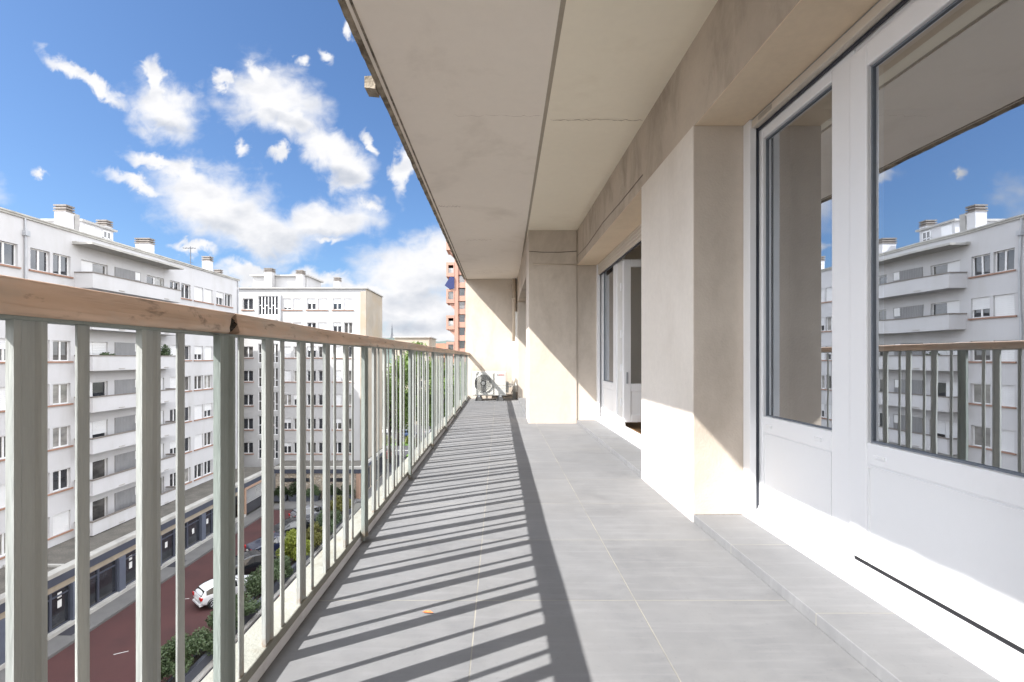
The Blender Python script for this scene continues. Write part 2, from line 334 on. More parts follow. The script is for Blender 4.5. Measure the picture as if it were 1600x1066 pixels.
def make_rail_wood():
    m, nt, b = new_mat('rail_wood'); L = nt.links.new
    f, _ = ramp_noise(nt, wpos(nt, (1, .18, 1)), 26, 8, .3, .7, .6, .3)
    c = mixc(nt, f, (.63, .445, .325), (.49, .335, .24))
    f2, _ = ramp_noise(nt, wpos(nt, (1, .3, 1)), 7, 8, .47, .68, .7, .6)
    c = mixc(nt, f2, c, (.47, .40, .335))
    f3, _ = ramp_noise(nt, wpos(nt, (1, .35, 1)), 30, 6, .58, .68, .6, .4)
    c = mixc(nt, f3, c, (.21, .15, .11))
    f5, _ = ramp_noise(nt, wpos(nt, (1, .06, 1)), 60, 3, .5, .75)
    mm = nt.nodes.new('ShaderNodeMath'); mm.operation = 'MULTIPLY'; L(f5, mm.inputs[0]); mm.inputs[1].default_value = .4
    c = mixc(nt, mm.outputs[0], c, (.28, .2, .14))
    L(c, b.inputs['Base Color']); b.inputs['Roughness'].default_value = .55
    bn = nt.nodes.new('ShaderNodeBump'); bn.inputs['Strength'].default_value = .35; bn.inputs['Distance'].default_value = .004
    L(f5, bn.inputs['Height']); L(bn.outputs[0], b.inputs['Normal'])
    return m
M['rail_wood'] = make_rail_wood()
M['rotten'] = pm('rotten', (.022, .016, .011), (.006, .005, .004), 40, .95, .9, 90, stain=(.09, .06, .03), sscale=60, samount=.6, slo=.5, shi=.65)

def make_stone_wall():
    m, nt, b = new_mat('stone_wall'); L = nt.links.new; N = nt.nodes.new
    v = N('ShaderNodeTexVoronoi'); v.inputs['Scale'].default_value = 3.2; L(wpos(nt), v.inputs['Vector'])
    v2 = N('ShaderNodeTexVoronoi'); v2.feature = 'DISTANCE_TO_EDGE'; v2.inputs['Scale'].default_value = 3.2; L(wpos(nt), v2.inputs['Vector'])
    sp = N('ShaderNodeSeparateColor'); L(v.outputs['Color'], sp.inputs[0])
    c = mixc(nt, sp.outputs[0], (.46, .42, .36), (.24, .21, .18)); c = mixc(nt, sp.outputs[1], c, (.40, .33, .25))
    e = N('ShaderNodeMapRange'); L(v2.outputs['Distance'], e.inputs[0]); e.inputs[1].default_value = .0; e.inputs[2].default_value = .08
    L(mixc(nt, e.outputs[0], (.17, .15, .13), c), b.inputs['Base Color']); b.inputs['Roughness'].default_value = .95
    bn = N('ShaderNodeBump'); bn.inputs['Strength'].default_value = .6; bn.inputs['Distance'].default_value = .04; L(e.outputs[0], bn.inputs['Height']); L(bn.outputs[0], b.inputs['Normal'])
    return m
M['stone_wall'] = make_stone_wall()
def leaf_mat(name, a, b_, c_):
    m, nt, b = new_mat(name); L = nt.links.new
    f, _ = ramp_noise(nt, wpos(nt), 2.2, 3, .38, .62); f2, _ = ramp_noise(nt, wpos(nt), 22, 2, .35, .65)
    c = mixc(nt, f, a, b_); mm = nt.nodes.new('ShaderNodeMath'); mm.operation = 'MULTIPLY'; L(f2, mm.inputs[0]); mm.inputs[1].default_value = .7
    c = mixc(nt, mm.outputs[0], c, c_)
    L(c, b.inputs['Base Color']); b.inputs['Roughness'].default_value = .5
    tr = nt.nodes.new('ShaderNodeBsdfTranslucent'); L(c, tr.inputs[0]); mx = nt.nodes.new('ShaderNodeMixShader'); mx.inputs[0].default_value = .3
    L(b.outputs[0], mx.inputs[1]); L(tr.outputs[0], mx.inputs[2]); L(mx.outputs[0], nt.nodes['Material Output'].inputs[0])
    return m
M['leaf_tree'] = leaf_mat('leaf_tree', (.09, .16, .03), (.05, .10, .02), (.16, .22, .04))
M['leaf_hedge'] = leaf_mat('leaf_hedge', (.07, .11, .045), (.045, .08, .03), (.13, .17, .09))
M['leaf_yellow'] = leaf_mat('leaf_yellow', (.20, .24, .03), (.14, .19, .025), (.28, .30, .05))
M['leaf_olive'] = leaf_mat('leaf_olive', (.13, .13, .03), (.09, .10, .025), (.2, .18, .04))
M['leaf_dark'] = leaf_mat('leaf_dark', (.03, .055, .02), (.02, .04, .015), (.06, .08, .03))

def rusty(m, z0, z1, amt):
    nt = m.node_tree; b = nt.nodes['Principled BSDF']; L = nt.links.new
    src = b.inputs['Base Color'].links[0].from_socket
    g = nt.nodes.new('ShaderNodeNewGeometry'); sp = nt.nodes.new('ShaderNodeSeparateXYZ'); L(g.outputs['Position'], sp.inputs[0])
    mr = nt.nodes.new('ShaderNodeMapRange'); L(sp.outputs[2], mr.inputs[0]); mr.inputs[1].default_value = z1; mr.inputs[2].default_value = z0
    f, _ = ramp_noise(nt, wpos(nt), 40, 6, .42, .62, .7)
    mm = nt.nodes.new('ShaderNodeMath'); mm.operation = 'MULTIPLY'; L(f, mm.inputs[0]); L(mr.outputs[0], mm.inputs[1])
    f2, _ = ramp_noise(nt, wpos(nt, (1, 1, .6)), 13, 8, .66, .70, .75)
    mx = nt.nodes.new('ShaderNodeMath'); mx.operation = 'MAXIMUM'; L(mm.outputs[0], mx.inputs[0]); L(f2, mx.inputs[1])
    ml = nt.nodes.new('ShaderNodeMath'); ml.operation = 'MULTIPLY'; L(mx.outputs[0], ml.inputs[0]); ml.inputs[1].default_value = amt
    L(mixc(nt, ml.outputs[0], src, (.24, .125, .055)), b.inputs['Base Color'])
rusty(M['baluster'], .05, .13, .75); rusty(M['post_paint'], .0, .10, .8)

# ------------------------------------------------------------------ mesh helpers
W = {}
def wl(o): return W.get(o.name, Vector((0, 0, 0)))
def tag(o, label=None, cat=None, group=None, kind=None):
    if label: o['label'] = label
    if cat: o['category'] = cat
    if group: o['group'] = group
    if kind: o['kind'] = kind
    return o
def thing(name, loc, label, cat, group=None):
    o = bpy.data.objects.new(name, None); C.objects.link(o); o.location = loc; o.empty_display_size = .2
    W[o.name] = Vector(loc); return tag(o, label, cat, group)
class MB:
    def __init__(s): s.v = []; s.f = []
    def box(s, x0, x1, y0, y1, z0, z1):
        b = len(s.v); s.v += [(x0,y0,z0),(x1,y0,z0),(x1,y1,z0),(x0,y1,z0),(x0,y0,z1),(x1,y0,z1),(x1,y1,z1),(x0,y1,z1)]
        s.f += [tuple(b+i for i in q) for q in ((0,3,2,1),(4,5,6,7),(0,1,5,4),(1,2,6,5),(2,3,7,6),(3,0,4,7))]; return s
    def quad(s, a, b, c, d):
        n = len(s.v); s.v += [tuple(a), tuple(b), tuple(c), tuple(d)]; s.f.append((n, n+1, n+2, n+3)); return s
    def prism(s, poly, axis, a, b):
        """poly of (p,q) in the plane across axis, extruded from a to b"""
        def P(p, q, t): return (t, p, q) if axis == 'X' else (p, t, q) if axis == 'Y' else (p, q, t)
        n = len(s.v); k = len(poly)
        s.v += [P(p, q, a) for p, q in poly] + [P(p, q, b) for p, q in poly]
        s.f.append(tuple(range(n, n+k))); s.f.append(tuple(range(n+2*k-1, n+k-1, -1)))
        for i in range(k): j = (i+1) % k; s.f.append((n+i, n+k+i, n+k+j, n+j))
        return s
    def tube(s, pts, r, n=8, caps=True):
        pts = [Vector(p) for p in pts]; rs = r if isinstance(r, (list, tuple)) else [r]*len(pts); base = len(s.v)
        up = None
        for i, p in enumerate(pts):
            d = (pts[min(i+1, len(pts)-1)] - pts[max(i-1, 0)]).normalized()
            if up is None: up = d.orthogonal().normalized()
            else: up = (up - d*up.dot(d)).normalized()
            w = d.cross(up)
            for k in range(n):
                a = 2*math.pi*k/n; s.v.append(tuple(p + (up*math.cos(a) + w*math.sin(a))*rs[i]))
        for i in range(len(pts)-1):
            for k in range(n):
                j = (k+1) % n; s.f.append((base+i*n+k, base+i*n+j, base+(i+1)*n+j, base+(i+1)*n+k))
        if caps:
            s.f.append(tuple(base+k for k in range(n-1, -1, -1))); e = base+(len(pts)-1)*n; s.f.append(tuple(e+k for k in range(n)))
        return s
    def ring(s, c, r, t, axis='Y', n=48, m=6):
        base = len(s.v)
        for i in range(n):
            a = 2*math.pi*i/n
            for j in range(m):
                q = 2*math.pi*j/m; rr = r + t*math.cos(q); h = t*math.sin(q)
                p = {'Y': (c[0]+rr*math.cos(a), c[1]+h, c[2]+rr*math.sin(a)), 'X': (c[0]+h, c[1]+rr*math.cos(a), c[2]+rr*math.sin(a)), 'Z': (c[0]+rr*math.cos(a), c[1]+rr*math.sin(a), c[2]+h)}[axis]
                s.v.append(p)
        for i in range(n):
            for j in range(m):
                s.f.append((base+i*m+j, base+((i+1)%n)*m+j, base+((i+1)%n)*m+(j+1)%m, base+i*m+(j+1)%m))
        return s
    def cyl(s, p0, p1, r, n=16): return s.tube([p0, p1], r, n)
    def build(s, name, mat, parent=None, smooth=False, bevel=0, center=True):
        me = bpy.data.meshes.new(name)
        xs = list(zip(*s.v)); c = Vector(((min(xs[0])+max(xs[0]))/2, (min(xs[1])+max(xs[1]))/2, min(xs[2]))) if center else Vector((0, 0, 0))
        me.from_pydata([tuple(Vector(p)-c) for p in s.v], [], s.f); me.update()
        bm = bmesh.new(); bm.from_mesh(me); bmesh.ops.recalc_face_normals(bm, faces=bm.faces); bm.to_mesh(me); bm.free()
        me.materials.append(mat if not isinstance(mat, str) else M[mat])
        o = bpy.data.objects.new(name, me); C.objects.link(o); W[o.name] = c
        if parent is not None: o.parent = parent; o.location = c - wl(parent)
        else: o.location = c
        if smooth:
            for p in me.polygons: p.use_smooth = True
        if bevel:
            md = o.modifiers.new('bevel', 'BEVEL'); md.width = bevel; md.segments = 2; md.limit_method = 'ANGLE'
        return o
def bx(name, mat, parent, *b, bevel=0): return MB().box(*b).build(name, mat, parent, bevel=bevel)
def setting(o): return tag(o, kind='structure')

# ================================================================== OUR BALCONY
setting(bx('balcony_floor', 'tile_floor', None, -.684, 1.75, -3, 10.8, -.12, 0))
blk = thing('apartment_block', (3, 3, -14.5), 'beige rendered apartment building with a long tiled balcony and white patio doors', 'building')
Z = 2.69
# ceiling in two panels either side of a filled joint that runs slightly askew
def jx(y): return .318 + (y-2.3)*.0152
MB().prism([(-.765, -3), (jx(-3)-.014, -3), (jx(10.8)-.014, 10.8), (-.765, 10.8)], 'Z', Z, Z+.16).build('ceiling_panel', 'ceil_left', blk)
MB().prism([(jx(-3)+.014, -3), (6, -3), (6, 10.8), (jx(10.8)+.014, 10.8)], 'Z', Z+.003, Z+.16).build('ceiling_panel', 'ceil_right', blk)
MB().prism([(jx(-3)-.014, -3), (jx(-3)+.014, -3), (jx(10.8)+.014, 10.8), (jx(10.8)-.014, 10.8)], 'Z', Z+.008, Z+.15).build('ceiling_joint', 'joint', blk)
# ragged weathered slab edge
mb = MB(); n = 220; ys = [-3+13.8*i/n for i in range(n+1)]; r2 = random.Random(3)
prof = []
for y in ys:
    e = r2.uniform(-.002, .002) + (.0012*math.sin(y*9) if r2.random() < .2 else 0)
    prof.append([(-.765, y, Z+.17), (-.765, y, Z-.008), (-.772, y, Z-.016+e*.4), (-.796+e, y, Z-.018+e), (-.806+e, y, Z+.01), (-.80, y, Z+.17)])
for pr in prof: mb.v += pr
for i in range(n):
    for k in range(6):
        j = (k+1) % 6; mb.f.append((i*6+k, i*6+j, (i+1)*6+j, (i+1)*6+k))
mb.f.append(tuple(range(6))); mb.f.append(tuple(n*6+k for k in range(6)))
mb.build('slab_edge', 'dirty_edge', blk)
bx('drip_bead', 'dirty_edge', blk, -.742, -.730, -3, 10.8, Z-.006, Z+.002)
MB().prism([(-.87, 2.662), (-.80, 2.655), (-.80, 2.74), (-.87, 2.735)], 'Y', 3.09, 3.20).build('drain_spout', 'dirty_edge', blk)
# cracks in the ceiling: thin jagged ribbons
def crack(x0, x1, y, zz, w, seed, amp=.012, n=26, mat='crack'):
    q = random.Random(seed); mb = MB(); prev = None
    for i in range(n+1):
        x = x0+(x1-x0)*i/n; yy = y + q.uniform(-amp, amp); ww = w*q.uniform(.3, 1.3)*(1 if 0 < i < n else .1)
        cur = ((x, yy-ww, zz), (x, yy+ww, zz))
        if prev: mb.quad(prev[0], cur[0], cur[1], prev[1])
        prev = cur
    return mb.build('ceiling_crack', mat, blk)
crack(.38, 1.075, 3.57, Z-.0005, .0032, 1)
crack(-.35, .31, 3.50, Z-.003, .0011, 2, .02)
crack(-.5, -.1, 7.2, Z-.003, .004, 5, .03)
crack(-.72, -.45, 5.6, Z-.003, .006, 6, .03)
crack(-.5, .1, 9.9, Z-.003, .006, 7, .04)
# beams, pillars, walls
BZ = 2.2127
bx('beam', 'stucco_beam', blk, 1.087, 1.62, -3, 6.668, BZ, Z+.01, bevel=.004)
bx('beam_soffit', 'soffit', blk, 1.09, 1.41, .95, 2.67, BZ-.004, BZ-.0005)
bx('beam_soffit', 'soffit', blk, 1.09, 1.41, 3.642, 6.684, BZ-.004, BZ-.0005)
bx('pillar', 'stucco_pale', blk, 1.08, 1.62, 2.671, 3.641, -.05, BZ, bevel=.005)
bx('pillar', 'stucco', blk, 1.08, 1.62, -3, .95, -.05, BZ, bevel=.005)
bx('column', 'stucco', blk, .411, 1.083, 6.67, 7.3, -.05, Z+.01, bevel=.006)
bx('reveal_wall', 'stucco', blk, 1.083, 1.62, 6.685, 7.0, -.05, BZ)
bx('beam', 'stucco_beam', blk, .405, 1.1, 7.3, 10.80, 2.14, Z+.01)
bx('recess_wall', 'stucco', blk, .76, 1.1, 7.3, 10.42, -.05, 2.14)
bx('pillar', 'stucco', blk, .411, 1.1, 10.42, 10.80, -.05, 2.14)
bx('end_wall', 'stucco', blk, -.76, 1.3, 10.80, 11.05, -3.2, 5.6)
bx('end_wall', 'stucco', blk, -.76, 1.3, -3.25, -3.0, -.2, 2.9)
# the near pillar's reveal is darker, dirtier render
bx('reveal_wall', 'stucco', blk, 1.084, 1.62, 2.664, 2.671, .046, BZ-.005)
# step (two tiles high bands), riser tiles
bx('step', 'tile_step', blk, 1.082, 1.36, .95, 2.664, 0, .045, bevel=.003)
bx('step', 'tile_step', blk, 1.082, 1.36, 3.641, 6.685, 0, .045, bevel=.003)
bx('step', 'tile_step', blk, .413, .76, 7.3, 10.42, 0, .045, bevel=.003)
# room shell behind the doors
bx('room_floor', 'wood_floor', blk, 1.47, 5.6, -.2, 6.95, .02, .095)
for q_ in ((-.2, 3.5, .095, Z), (6.4, 6.95, .095, Z), (3.5, 6.4, .095, .5), (3.5, 6.4, 2.35, Z)): bx('room_wall', 'room_wall', blk, 5.5, 5.6, *q_)  # unseen opening added in the back wall so sky brightens the far room
bx('room_wall', 'room_wall', blk, 1.62, 5.5, 6.7, 6.95, .095, Z)
bx('room_wall', 'room_wall', blk, 1.62, 5.5, 3.05, 3.25, .095, 2.5)
bx('room_wall', 'room_wall', blk, 1.62, 5.5, -.2, .3, .095, Z)
bx('room_ceiling', 'room_wall', blk, 1.62, 5.5, .3, 6.7, 2.5, 2.6)
# building mass above, below and behind
bx('facade', 'stucco', blk, .9, 12, -30, 10.8, -14.5, -.16)
bx('facade', 'stucco', blk, 1.2, 12, -30, 10.8, Z+.16, 14)
bx('facade', 'stucco', blk, 5.65, 12, -30, 3.2, -.16, Z+.16)  # mass left out behind the far room so sky reaches its added opening
bx('facade', 'stucco', blk, 1.1, 12, -30, -3.25, -.16, Z+.16)
bx('facade', 'stucco', blk, 1.3, 12, 11.05, 24, -14.5, 14)
for k in (-4, -3, -2, -1, 2, 3):
    z0 = k*2.81 - .12
    bx('balcony_slab', 'stucco', blk, -.78, .9 if k < 0 else 1.2, -3, 10.8, z0, z0+.14)

# upstand below the railing
bx('skirting', 'tile_skirt', blk, -.69, -.684, -3, 10.8, -.02, .034, bevel=.0015)
bx('upstand', 'white_paint_base', blk, -.79, -.686, -3, 10.8, -.16, .062, bevel=.004)

# ------------------------------------------------------------------ patio doors
def beads(mb, x, y0, y1, z0, z1, t=.006):
    mb.box(x-t, x, y0, y1, z0, z0+.008); mb.box(x-t, x, y0, y1, z1-.008, z1); mb.box(x-t, x, y0, y0+.008, z0+.008, z1-.008); mb.box(x-t, x, y1-.008, y1, z0+.008, z1-.008)
def leaf(parent, x0, x1, y0, y1, z0, z1, gl, st0, st1, tr, zr=.517, zb=.225, open_leaf=False):
    """one glazed leaf in the wall plane: stiles, rails, lower panel, pane; gl = glass bottom"""
    mb = MB()
    mb.box(x0, x1, y0, y0+st0, z0, z1); mb.box(x0, x1, y1-st1, y1, z0, z1)
    mb.box(x0, x1, y0+st0, y1-st1, z1-tr, z1); mb.box(x0, x1, y0+st0, y1-st1, zr, gl); mb.box(x0, x1, y0+st0, y1-st1, z0, zb)
    lf = mb.build('leaf', 'white_upvc', parent, bevel=.006)
    a, b = y0+st0, y1-st1
    pn = MB().box(x0+.006, x1-.01, a, b, zb, zr); beads(pn, x0+.006, a+.004, b-.004, zb+.004, zr-.004, .005)
    pn.build('panel', 'white_panel', parent)
    gb = MB(); t = .007
    gb.box(x0+.018, x0+.032, a, b, gl, gl+t); gb.box(x0+.018, x0+.032, a, b, z1-tr-t, z1-tr); gb.box(x0+.018, x0+.032, a, a+t, gl+t, z1-tr-t); gb.box(x0+.018, x0+.032, b-t, b, gl+t, z1-tr-t)
    gb.build('gasket', 'gasket', parent)
    MB().quad((x0+.025, a, gl), (x0+.025, b, gl), (x0+.025, b, z1-tr), (x0+.025, a, z1-tr)).build('pane', 'glass', parent)
    for yy in (a+.06, b-.09): MB().prism([(x0-.006, gl-.052), (x0+.002, gl-.058), (x0+.002, gl-.040), (x0-.006, gl-.042)], 'Y', yy, yy+.05).build('drain_cap', 'white_upvc', parent)
    return lf
TH = [(1.352, .045), (1.352, .062), (1.405, .10), (1.41, .116), (1.48, .116), (1.48, .045)]
d1 = MB().box(1.41, 1.47, .95, 2.664, 2.15, 2.20).box(1.41, 1.47, 2.645, 2.664, .116, 2.15).box(1.41, 1.47, .95, .97, .116, 2.15).build('patio_door', 'white_upvc', blk, bevel=.004)
MB().prism(TH, 'Y', .95, 2.664).build('threshold', 'white_upvc', d1)
for p, q_ in ((2.592, 2.664), (.95, 1.01)): MB().box(1.357, 1.392, p, q_, .062, BZ-.005).build('guide_rail', 'white_upvc', d1, bevel=.003)
MB().box(1.392, 1.41, 2.60, 2.664, .1, 2.2).build('guide_groove', 'dark_gap', d1)
MB().box(1.366, 1.40, .97, 2.592, 2.158, 2.1977).build('shutter', 'shutter_beige', d1, bevel=.003)
MB().box(1.372, 1.41, .97, 2.592, 2.1977, BZ-.005).build('shutter_seal', 'zinc', d1)
MB().box(1.40, 1.41, .97, 2.592, 2.146, 2.158).build('shutter_groove', 'dark_gap', d1)
MB().box(1.3635, 1.366, 2.40, 2.52, 2.168, 2.19).build('vent_label', 'vent', d1)
leaf(d1, 1.413, 1.473, 1.907, 2.645, .117, 2.149, .605, .13, .075, .058)
leaf(d1, 1.392, 1.462, 1.00, 1.905, .142, 2.112, .597, .09, .09, .09, .515, .225)
MB().box(1.415, 1.47, .97, 1.905, .117, .139).build('weather_seal', 'rubber', d1)
MB().box(1.418, 1.468, .97, 1.905, 2.112, 2.149).build('head_frame', 'white_upvc', d1)
# second door further along: far leaf shut, near leaf swung into the room
d2 = MB().box(1.41, 1.47, 3.641, 6.685, 2.15, 2.20).box(1.41, 1.47, 6.63, 6.685, .116, 2.15).box(1.41, 1.47, 3.641, 3.68, .116, 2.15).build('patio_door', 'white_upvc', blk, bevel=.004)
MB().prism(TH, 'Y', 3.641, 6.685).build('threshold', 'white_upvc', d2)
for p, q_ in ((6.60, 6.684), (3.642, 3.70)): MB().box(1.357, 1.392, p, q_, .062, BZ-.005).build('guide_rail', 'white_upvc', d2, bevel=.003)
sl = MB()
for k in range(4): sl.box(1.364, 1.385, 3.70, 6.60, 2.06+k*.038, 2.06+k*.038+.034)
sl.build('shutter', 'shutter_beige', d2, bevel=.004)
MB().box(1.385, 1.40, 3.70, 6.60, 2.05, BZ-.005).build('shutter_groove', 'dark_gap', d2)
leaf(d2, 1.413, 1.473, 5.78, 6.63, .117, 2.149, .605, .16, .10, .058)
# open leaf: lies across the opening, seen face on
y = 5.50; x0, x1 = 1.43, 2.22; z0, z1 = .175, 2.05
mb = MB().box(x0, x0+.085, y, y+.07, z0, z1).box(x1-.085, x1, y, y+.07, z0, z1).box(x0+.085, x1-.085, y, y+.07, z1-.085, z1).box(x0+.085, x1-.085, y, y+.07, .53, .62).box(x0+.085, x1-.085, y, y+.07, z0, .26)
mb.build('leaf', 'white_upvc', d2, bevel=.006)
MB().box(x0+.085, x1-.085, y+.012, y+.055, .26, .53).build('panel', 'white_panel', d2)
MB().quad((x0+.085, y+.03, .62), (x1-.085, y+.03, .62), (x1-.085, y+.03, z1-.085), (x0+.085, y+.03, z1-.085)).build('pane', 'glass', d2)
MB().box(x0+.03, x0+.05, y-.01, y, .62, .75).build('lock_plate', 'zinc', d2)
MB().box(1.43, 1.47, 5.58, 5.78, .117, 2.15).build('door_post', 'guide', d2)
for zz in (.35, .75, 1.15, 1.7): MB().cyl((1.425, 5.6, zz), (1.425, 5.6, zz+.09), .011, 10).build('hinge', 'white_upvc', d2)
# recess beyond the column: plain white door edge
d3 = MB().box(.70, .76, 7.3, 10.42, .05, .12).box(.70, .76, 10.3, 10.42, .12, 2.14).box(.70, .76, 7.3, 7.4, .12, 2.14).box(.70, .76, 8.8, 8.9, .12, 2.14).build('patio_door', 'white_upvc', blk)
MB().quad((.73, 7.4, .12), (.73, 8.8, .12), (.73, 8.8, 2.14), (.73, 7.4, 2.14)).quad((.73, 8.9, .12), (.73, 10.3, .12), (.73, 10.3, 2.14), (.73, 8.9, 2.14)).build('pane', 'pane_dark', d3)

# pipes by the end wall
pp = MB().cyl((.335, 10.74, 1.28), (.335, 10.74, 2.69), .042).build('drainpipe', 'pipe_beige', None, smooth=True)
tag(pp, 'beige painted drainpipe with a collar in the far balcony corner', 'pipe')
MB().cyl((.335, 10.74, 2.2), (.335, 10.74, 2.27), .054).build('collar', 'pipe_beige', pp, smooth=True)
MB().cyl((.335, 10.74, 0), (.335, 10.74, 1.28), .040).build('lower_pipe', 'pipe_white', pp, smooth=True)
p2 = MB().box(.36, .409, 10.70, 10.80, .15, 1.95).build('cable_trunking', 'pipe_white', None, bevel=.006)
tag(p2, 'white upright trunking beside the drainpipe on the end wall', 'trunking')
# cables strung along the beam and over the column
def cable(name, pts, r, label):
    return tag(MB().tube(pts, r, 6).build(name, 'cable', None, smooth=True), label, 'cable')
cable('wall_cable', [(1.084, 3.62, 2.30), (1.083, 4.2, 2.305), (1.084, 5.0, 2.33), (1.083, 5.9, 2.30), (1.084, 6.66, 2.33)], .0022, 'thin dark wire running along the beam above the far patio door')
cable('wall_cable', [(.415, 6.667, 2.40), (.6, 6.665, 2.385), (.85, 6.664, 2.385), (1.08, 6.667, 2.40)], .004, 'dark sagging cable across the top of the square column')
tag(MB().tube([(.47, 6.662, 2.215), (1.08, 6.662, 2.213)], .008, 8).build('conduit', 'pipe_beige', None, smooth=True), 'straight beige conduit fixed across the square column', 'conduit')
# ------------------------------------------------------------------ railing
rail = thing('balcony_railing', (-.7, 4, .05), 'grey green metal balcony railing with a worn wooden handrail and broken joint', 'railing')
RP = [(-.735, .985), (-.731, .977), (-.673, .977), (-.6675, .981), (-.6655, .990), (-.6665, 1.004), (-.6705, 1.0165), (-.6665, 1.0235), (-.6665, 1.0265), (-.669, 1.0285), (-.700, 1.0335), (-.730, 1.0285), (-.735, 1.020)]
def hole(z):
    h = min(1, max(0, (z-.977)/.05)); return .65+h*1.2 if h < .3 else max(0, (1-h)/.7)**.8
def handrail(y0, y1, rag0, rag1, seed):
    q = random.Random(seed); mb = MB(); n = max(8, int((y1-y0)/.05)); k = len(RP)
    for i in range(n+1):
        y = y0+(y1-y0)*i/n; wob = .0015*math.sin(y*2.3)+.001*math.sin(y*5.1+1)
        for (x, z) in RP:
            yy = y
            if i == 0 and rag0: yy += .030*hole(z) + q.uniform(-.002, .002)*hole(z)
            if i == n and rag1: yy += -.028*hole(z) + q.uniform(-.002, .002)*hole(z)
            mb.v.append((x + wob*.4, yy, z + wob))
    for i in range(n):
        for j in range(k): mb.f.append((i*k+j, i*k+(j+1)%k, (i+1)*k+(j+1)%k, (i+1)*k+j))
    mb.f.append(tuple(range(k))); mb.f.append(tuple(n*k+j for j in range(k-1, -1, -1)))
    o = mb.build('handrail', 'rail_wood', rail)
    for p in o.data.polygons: p.use_smooth = len(p.vertices) == 4
    return o
handrail(-3, 1.208, False, True, 1); handrail(1.2095, 10.80, True, False, 2)
q = random.Random(5); mb = MB(); k = 14
for i in range(8):
    y = 1.165+.085*i/7
    for j in range(k):
        a = 2*math.pi*j/k; rr = q.uniform(.70, .96) if 0 < i < 7 else .9
        mb.v.append((-.7005+.0325*rr*math.cos(a), y+q.uniform(-.004, .004), 1.003+.0255*rr*math.sin(a)))
for i in range(7):
    for j in range(k): mb.f.append((i*k+j, i*k+(j+1)%k, (i+1)*k+(j+1)%k, (i+1)*k+j))
mb.build('rotten_joint', 'rotten', rail)
bx('top_bar', 'post_paint', rail, -.722, -.680, -3, 10.8, .972, .9772)
# balusters: folded flat strips; wide and thin alternate; deeper posts every fifth
def channel(mb, x0, x1, yc, w, z0, z1, fold=.007):
    h = w/2
    mb.prism([(x0, yc-h), (x1, yc-h), (x1, yc-h+.010), (x1-fold, yc-h+.016), (x1-fold, yc+h-.016), (x1, yc+h-.010), (x1, yc+h), (x0, yc+h)], 'Z', z0, z1)
pw = None; pt = None; pp_ = None
def clone(src, dy):
    o = src.copy(); C.objects.link(o); o.parent = src.parent; o.location = src.location + Vector((0, dy, 0)); return o
P0 = 1.195; step = .2445
for i in range(-17, 40):
    y = P0 + i*step
    if y > 10.72 or y < -2.9: continue
    if i % 5 == 0:
        if pp_ is None:
            mb = MB()
            mb.prism([(-.681, y-.055), (-.664, y-.055), (-.664, y-.047), (-.673, y-.040), (-.675, y-.022), (-.673, y-.005), (-.664, y+.002), (-.664, y+.010), (-.668, y+.010), (-.681, y+.006)], 'Z', .012, .972)
            pp_ = mb.build('post', 'post_paint', rail); py = y
        else: clone(pp_, y-py)
    else:
        if pw is None:
            mb = MB(); channel(mb, -.702, -.690, y, .051, .05, .972, .004); pw = mb.build('wide_baluster', 'baluster', rail); wy = y
        else: clone(pw, y-wy)
    yt = y + .0907
    if yt < 10.74:
        if pt is None:
            pt = MB().box(-.696, -.691, yt-.0118, yt+.0118, .05, .972).build('thin_baluster', 'baluster', rail, bevel=.001); ty = yt
        else: clone(pt, yt-ty)
# ------------------------------------------------------------------ air conditioner
ac = thing('air_conditioner', (-.2, 10.4, 0), 'white outdoor air conditioning unit on dark feet by the end wall', 'air conditioner')
bx('casing', 'ac_white', ac, -.575, .150, 10.22, 10.55, .105, .618, bevel=.012)
FY = 10.22; fc = (-.338, FY, .372)
bx('front_panel', 'ac_white', ac, -.53, -.128, FY-.010, FY, .125, .585, bevel=.004)
mb = MB(); n = 48
for i in range(n): a = 2*math.pi*i/n; mb.v.append((fc[0]+.188*math.cos(a), FY-.0115, fc[2]+.188*math.sin(a)))
mb.f.append(tuple(range(n))); mb.build('fan_opening', 'ac_grey', ac)
g = MB()
for r in (.188, .165, .142, .119, .096, .073): g.ring((fc[0], FY-.022, fc[2]), r, .0048 if r < .18 else .008)
for i in range(6):
    a = 2*math.pi*i/6+.3; g.cyl((fc[0]+.045*math.cos(a), FY-.017, fc[2]+.045*math.sin(a)), (fc[0]+.186*math.cos(a), FY-.017, fc[2]+.186*math.sin(a)), .003, 6)
g.build('fan_grille', 'ac_white', ac, smooth=True)
MB().cyl((fc[0], FY-.03, fc[2]), (fc[0], FY-.012, fc[2]), .042, 24).build('fan_hub', 'ac_white', ac, bevel=.004)
MB().box(-.112, -.106, FY-.004, FY, .125, .60).box(-.09, .13, FY-.003, FY, .325, .329).box(-.09, .13, FY-.003, FY, .27, .274).build('panel_seam', 'vent', ac)
for xx in (-.44, .02):
    MB().prism([(xx-.085, 0), (xx+.085, 0), (xx+.045, .085), (xx-.045, .085)], 'Y', 10.20, 10.58).build('rubber_foot', 'ac_dark', ac, bevel=.008)
    MB().box(xx-.03, xx+.03, 10.21, 10.57, .085, .105).build('mounting_rail', 'zinc', ac)
bx('side_cover', 'ac_white', ac, .150, .205, 10.30, 10.52, .16, .40, bevel=.012)
for k, (zz, rr) in enumerate(((.34, .022), (.29, .017))):
    MB().tube([(.20, 10.42, zz), (.25, 10.45, zz-.005), (.295, 10.52, zz+.03), (.325, 10.62, zz+.09), (.35, 10.70, zz+.14)], rr, 10).build('refrigerant_pipe', 'pipe_white', ac, smooth=True)
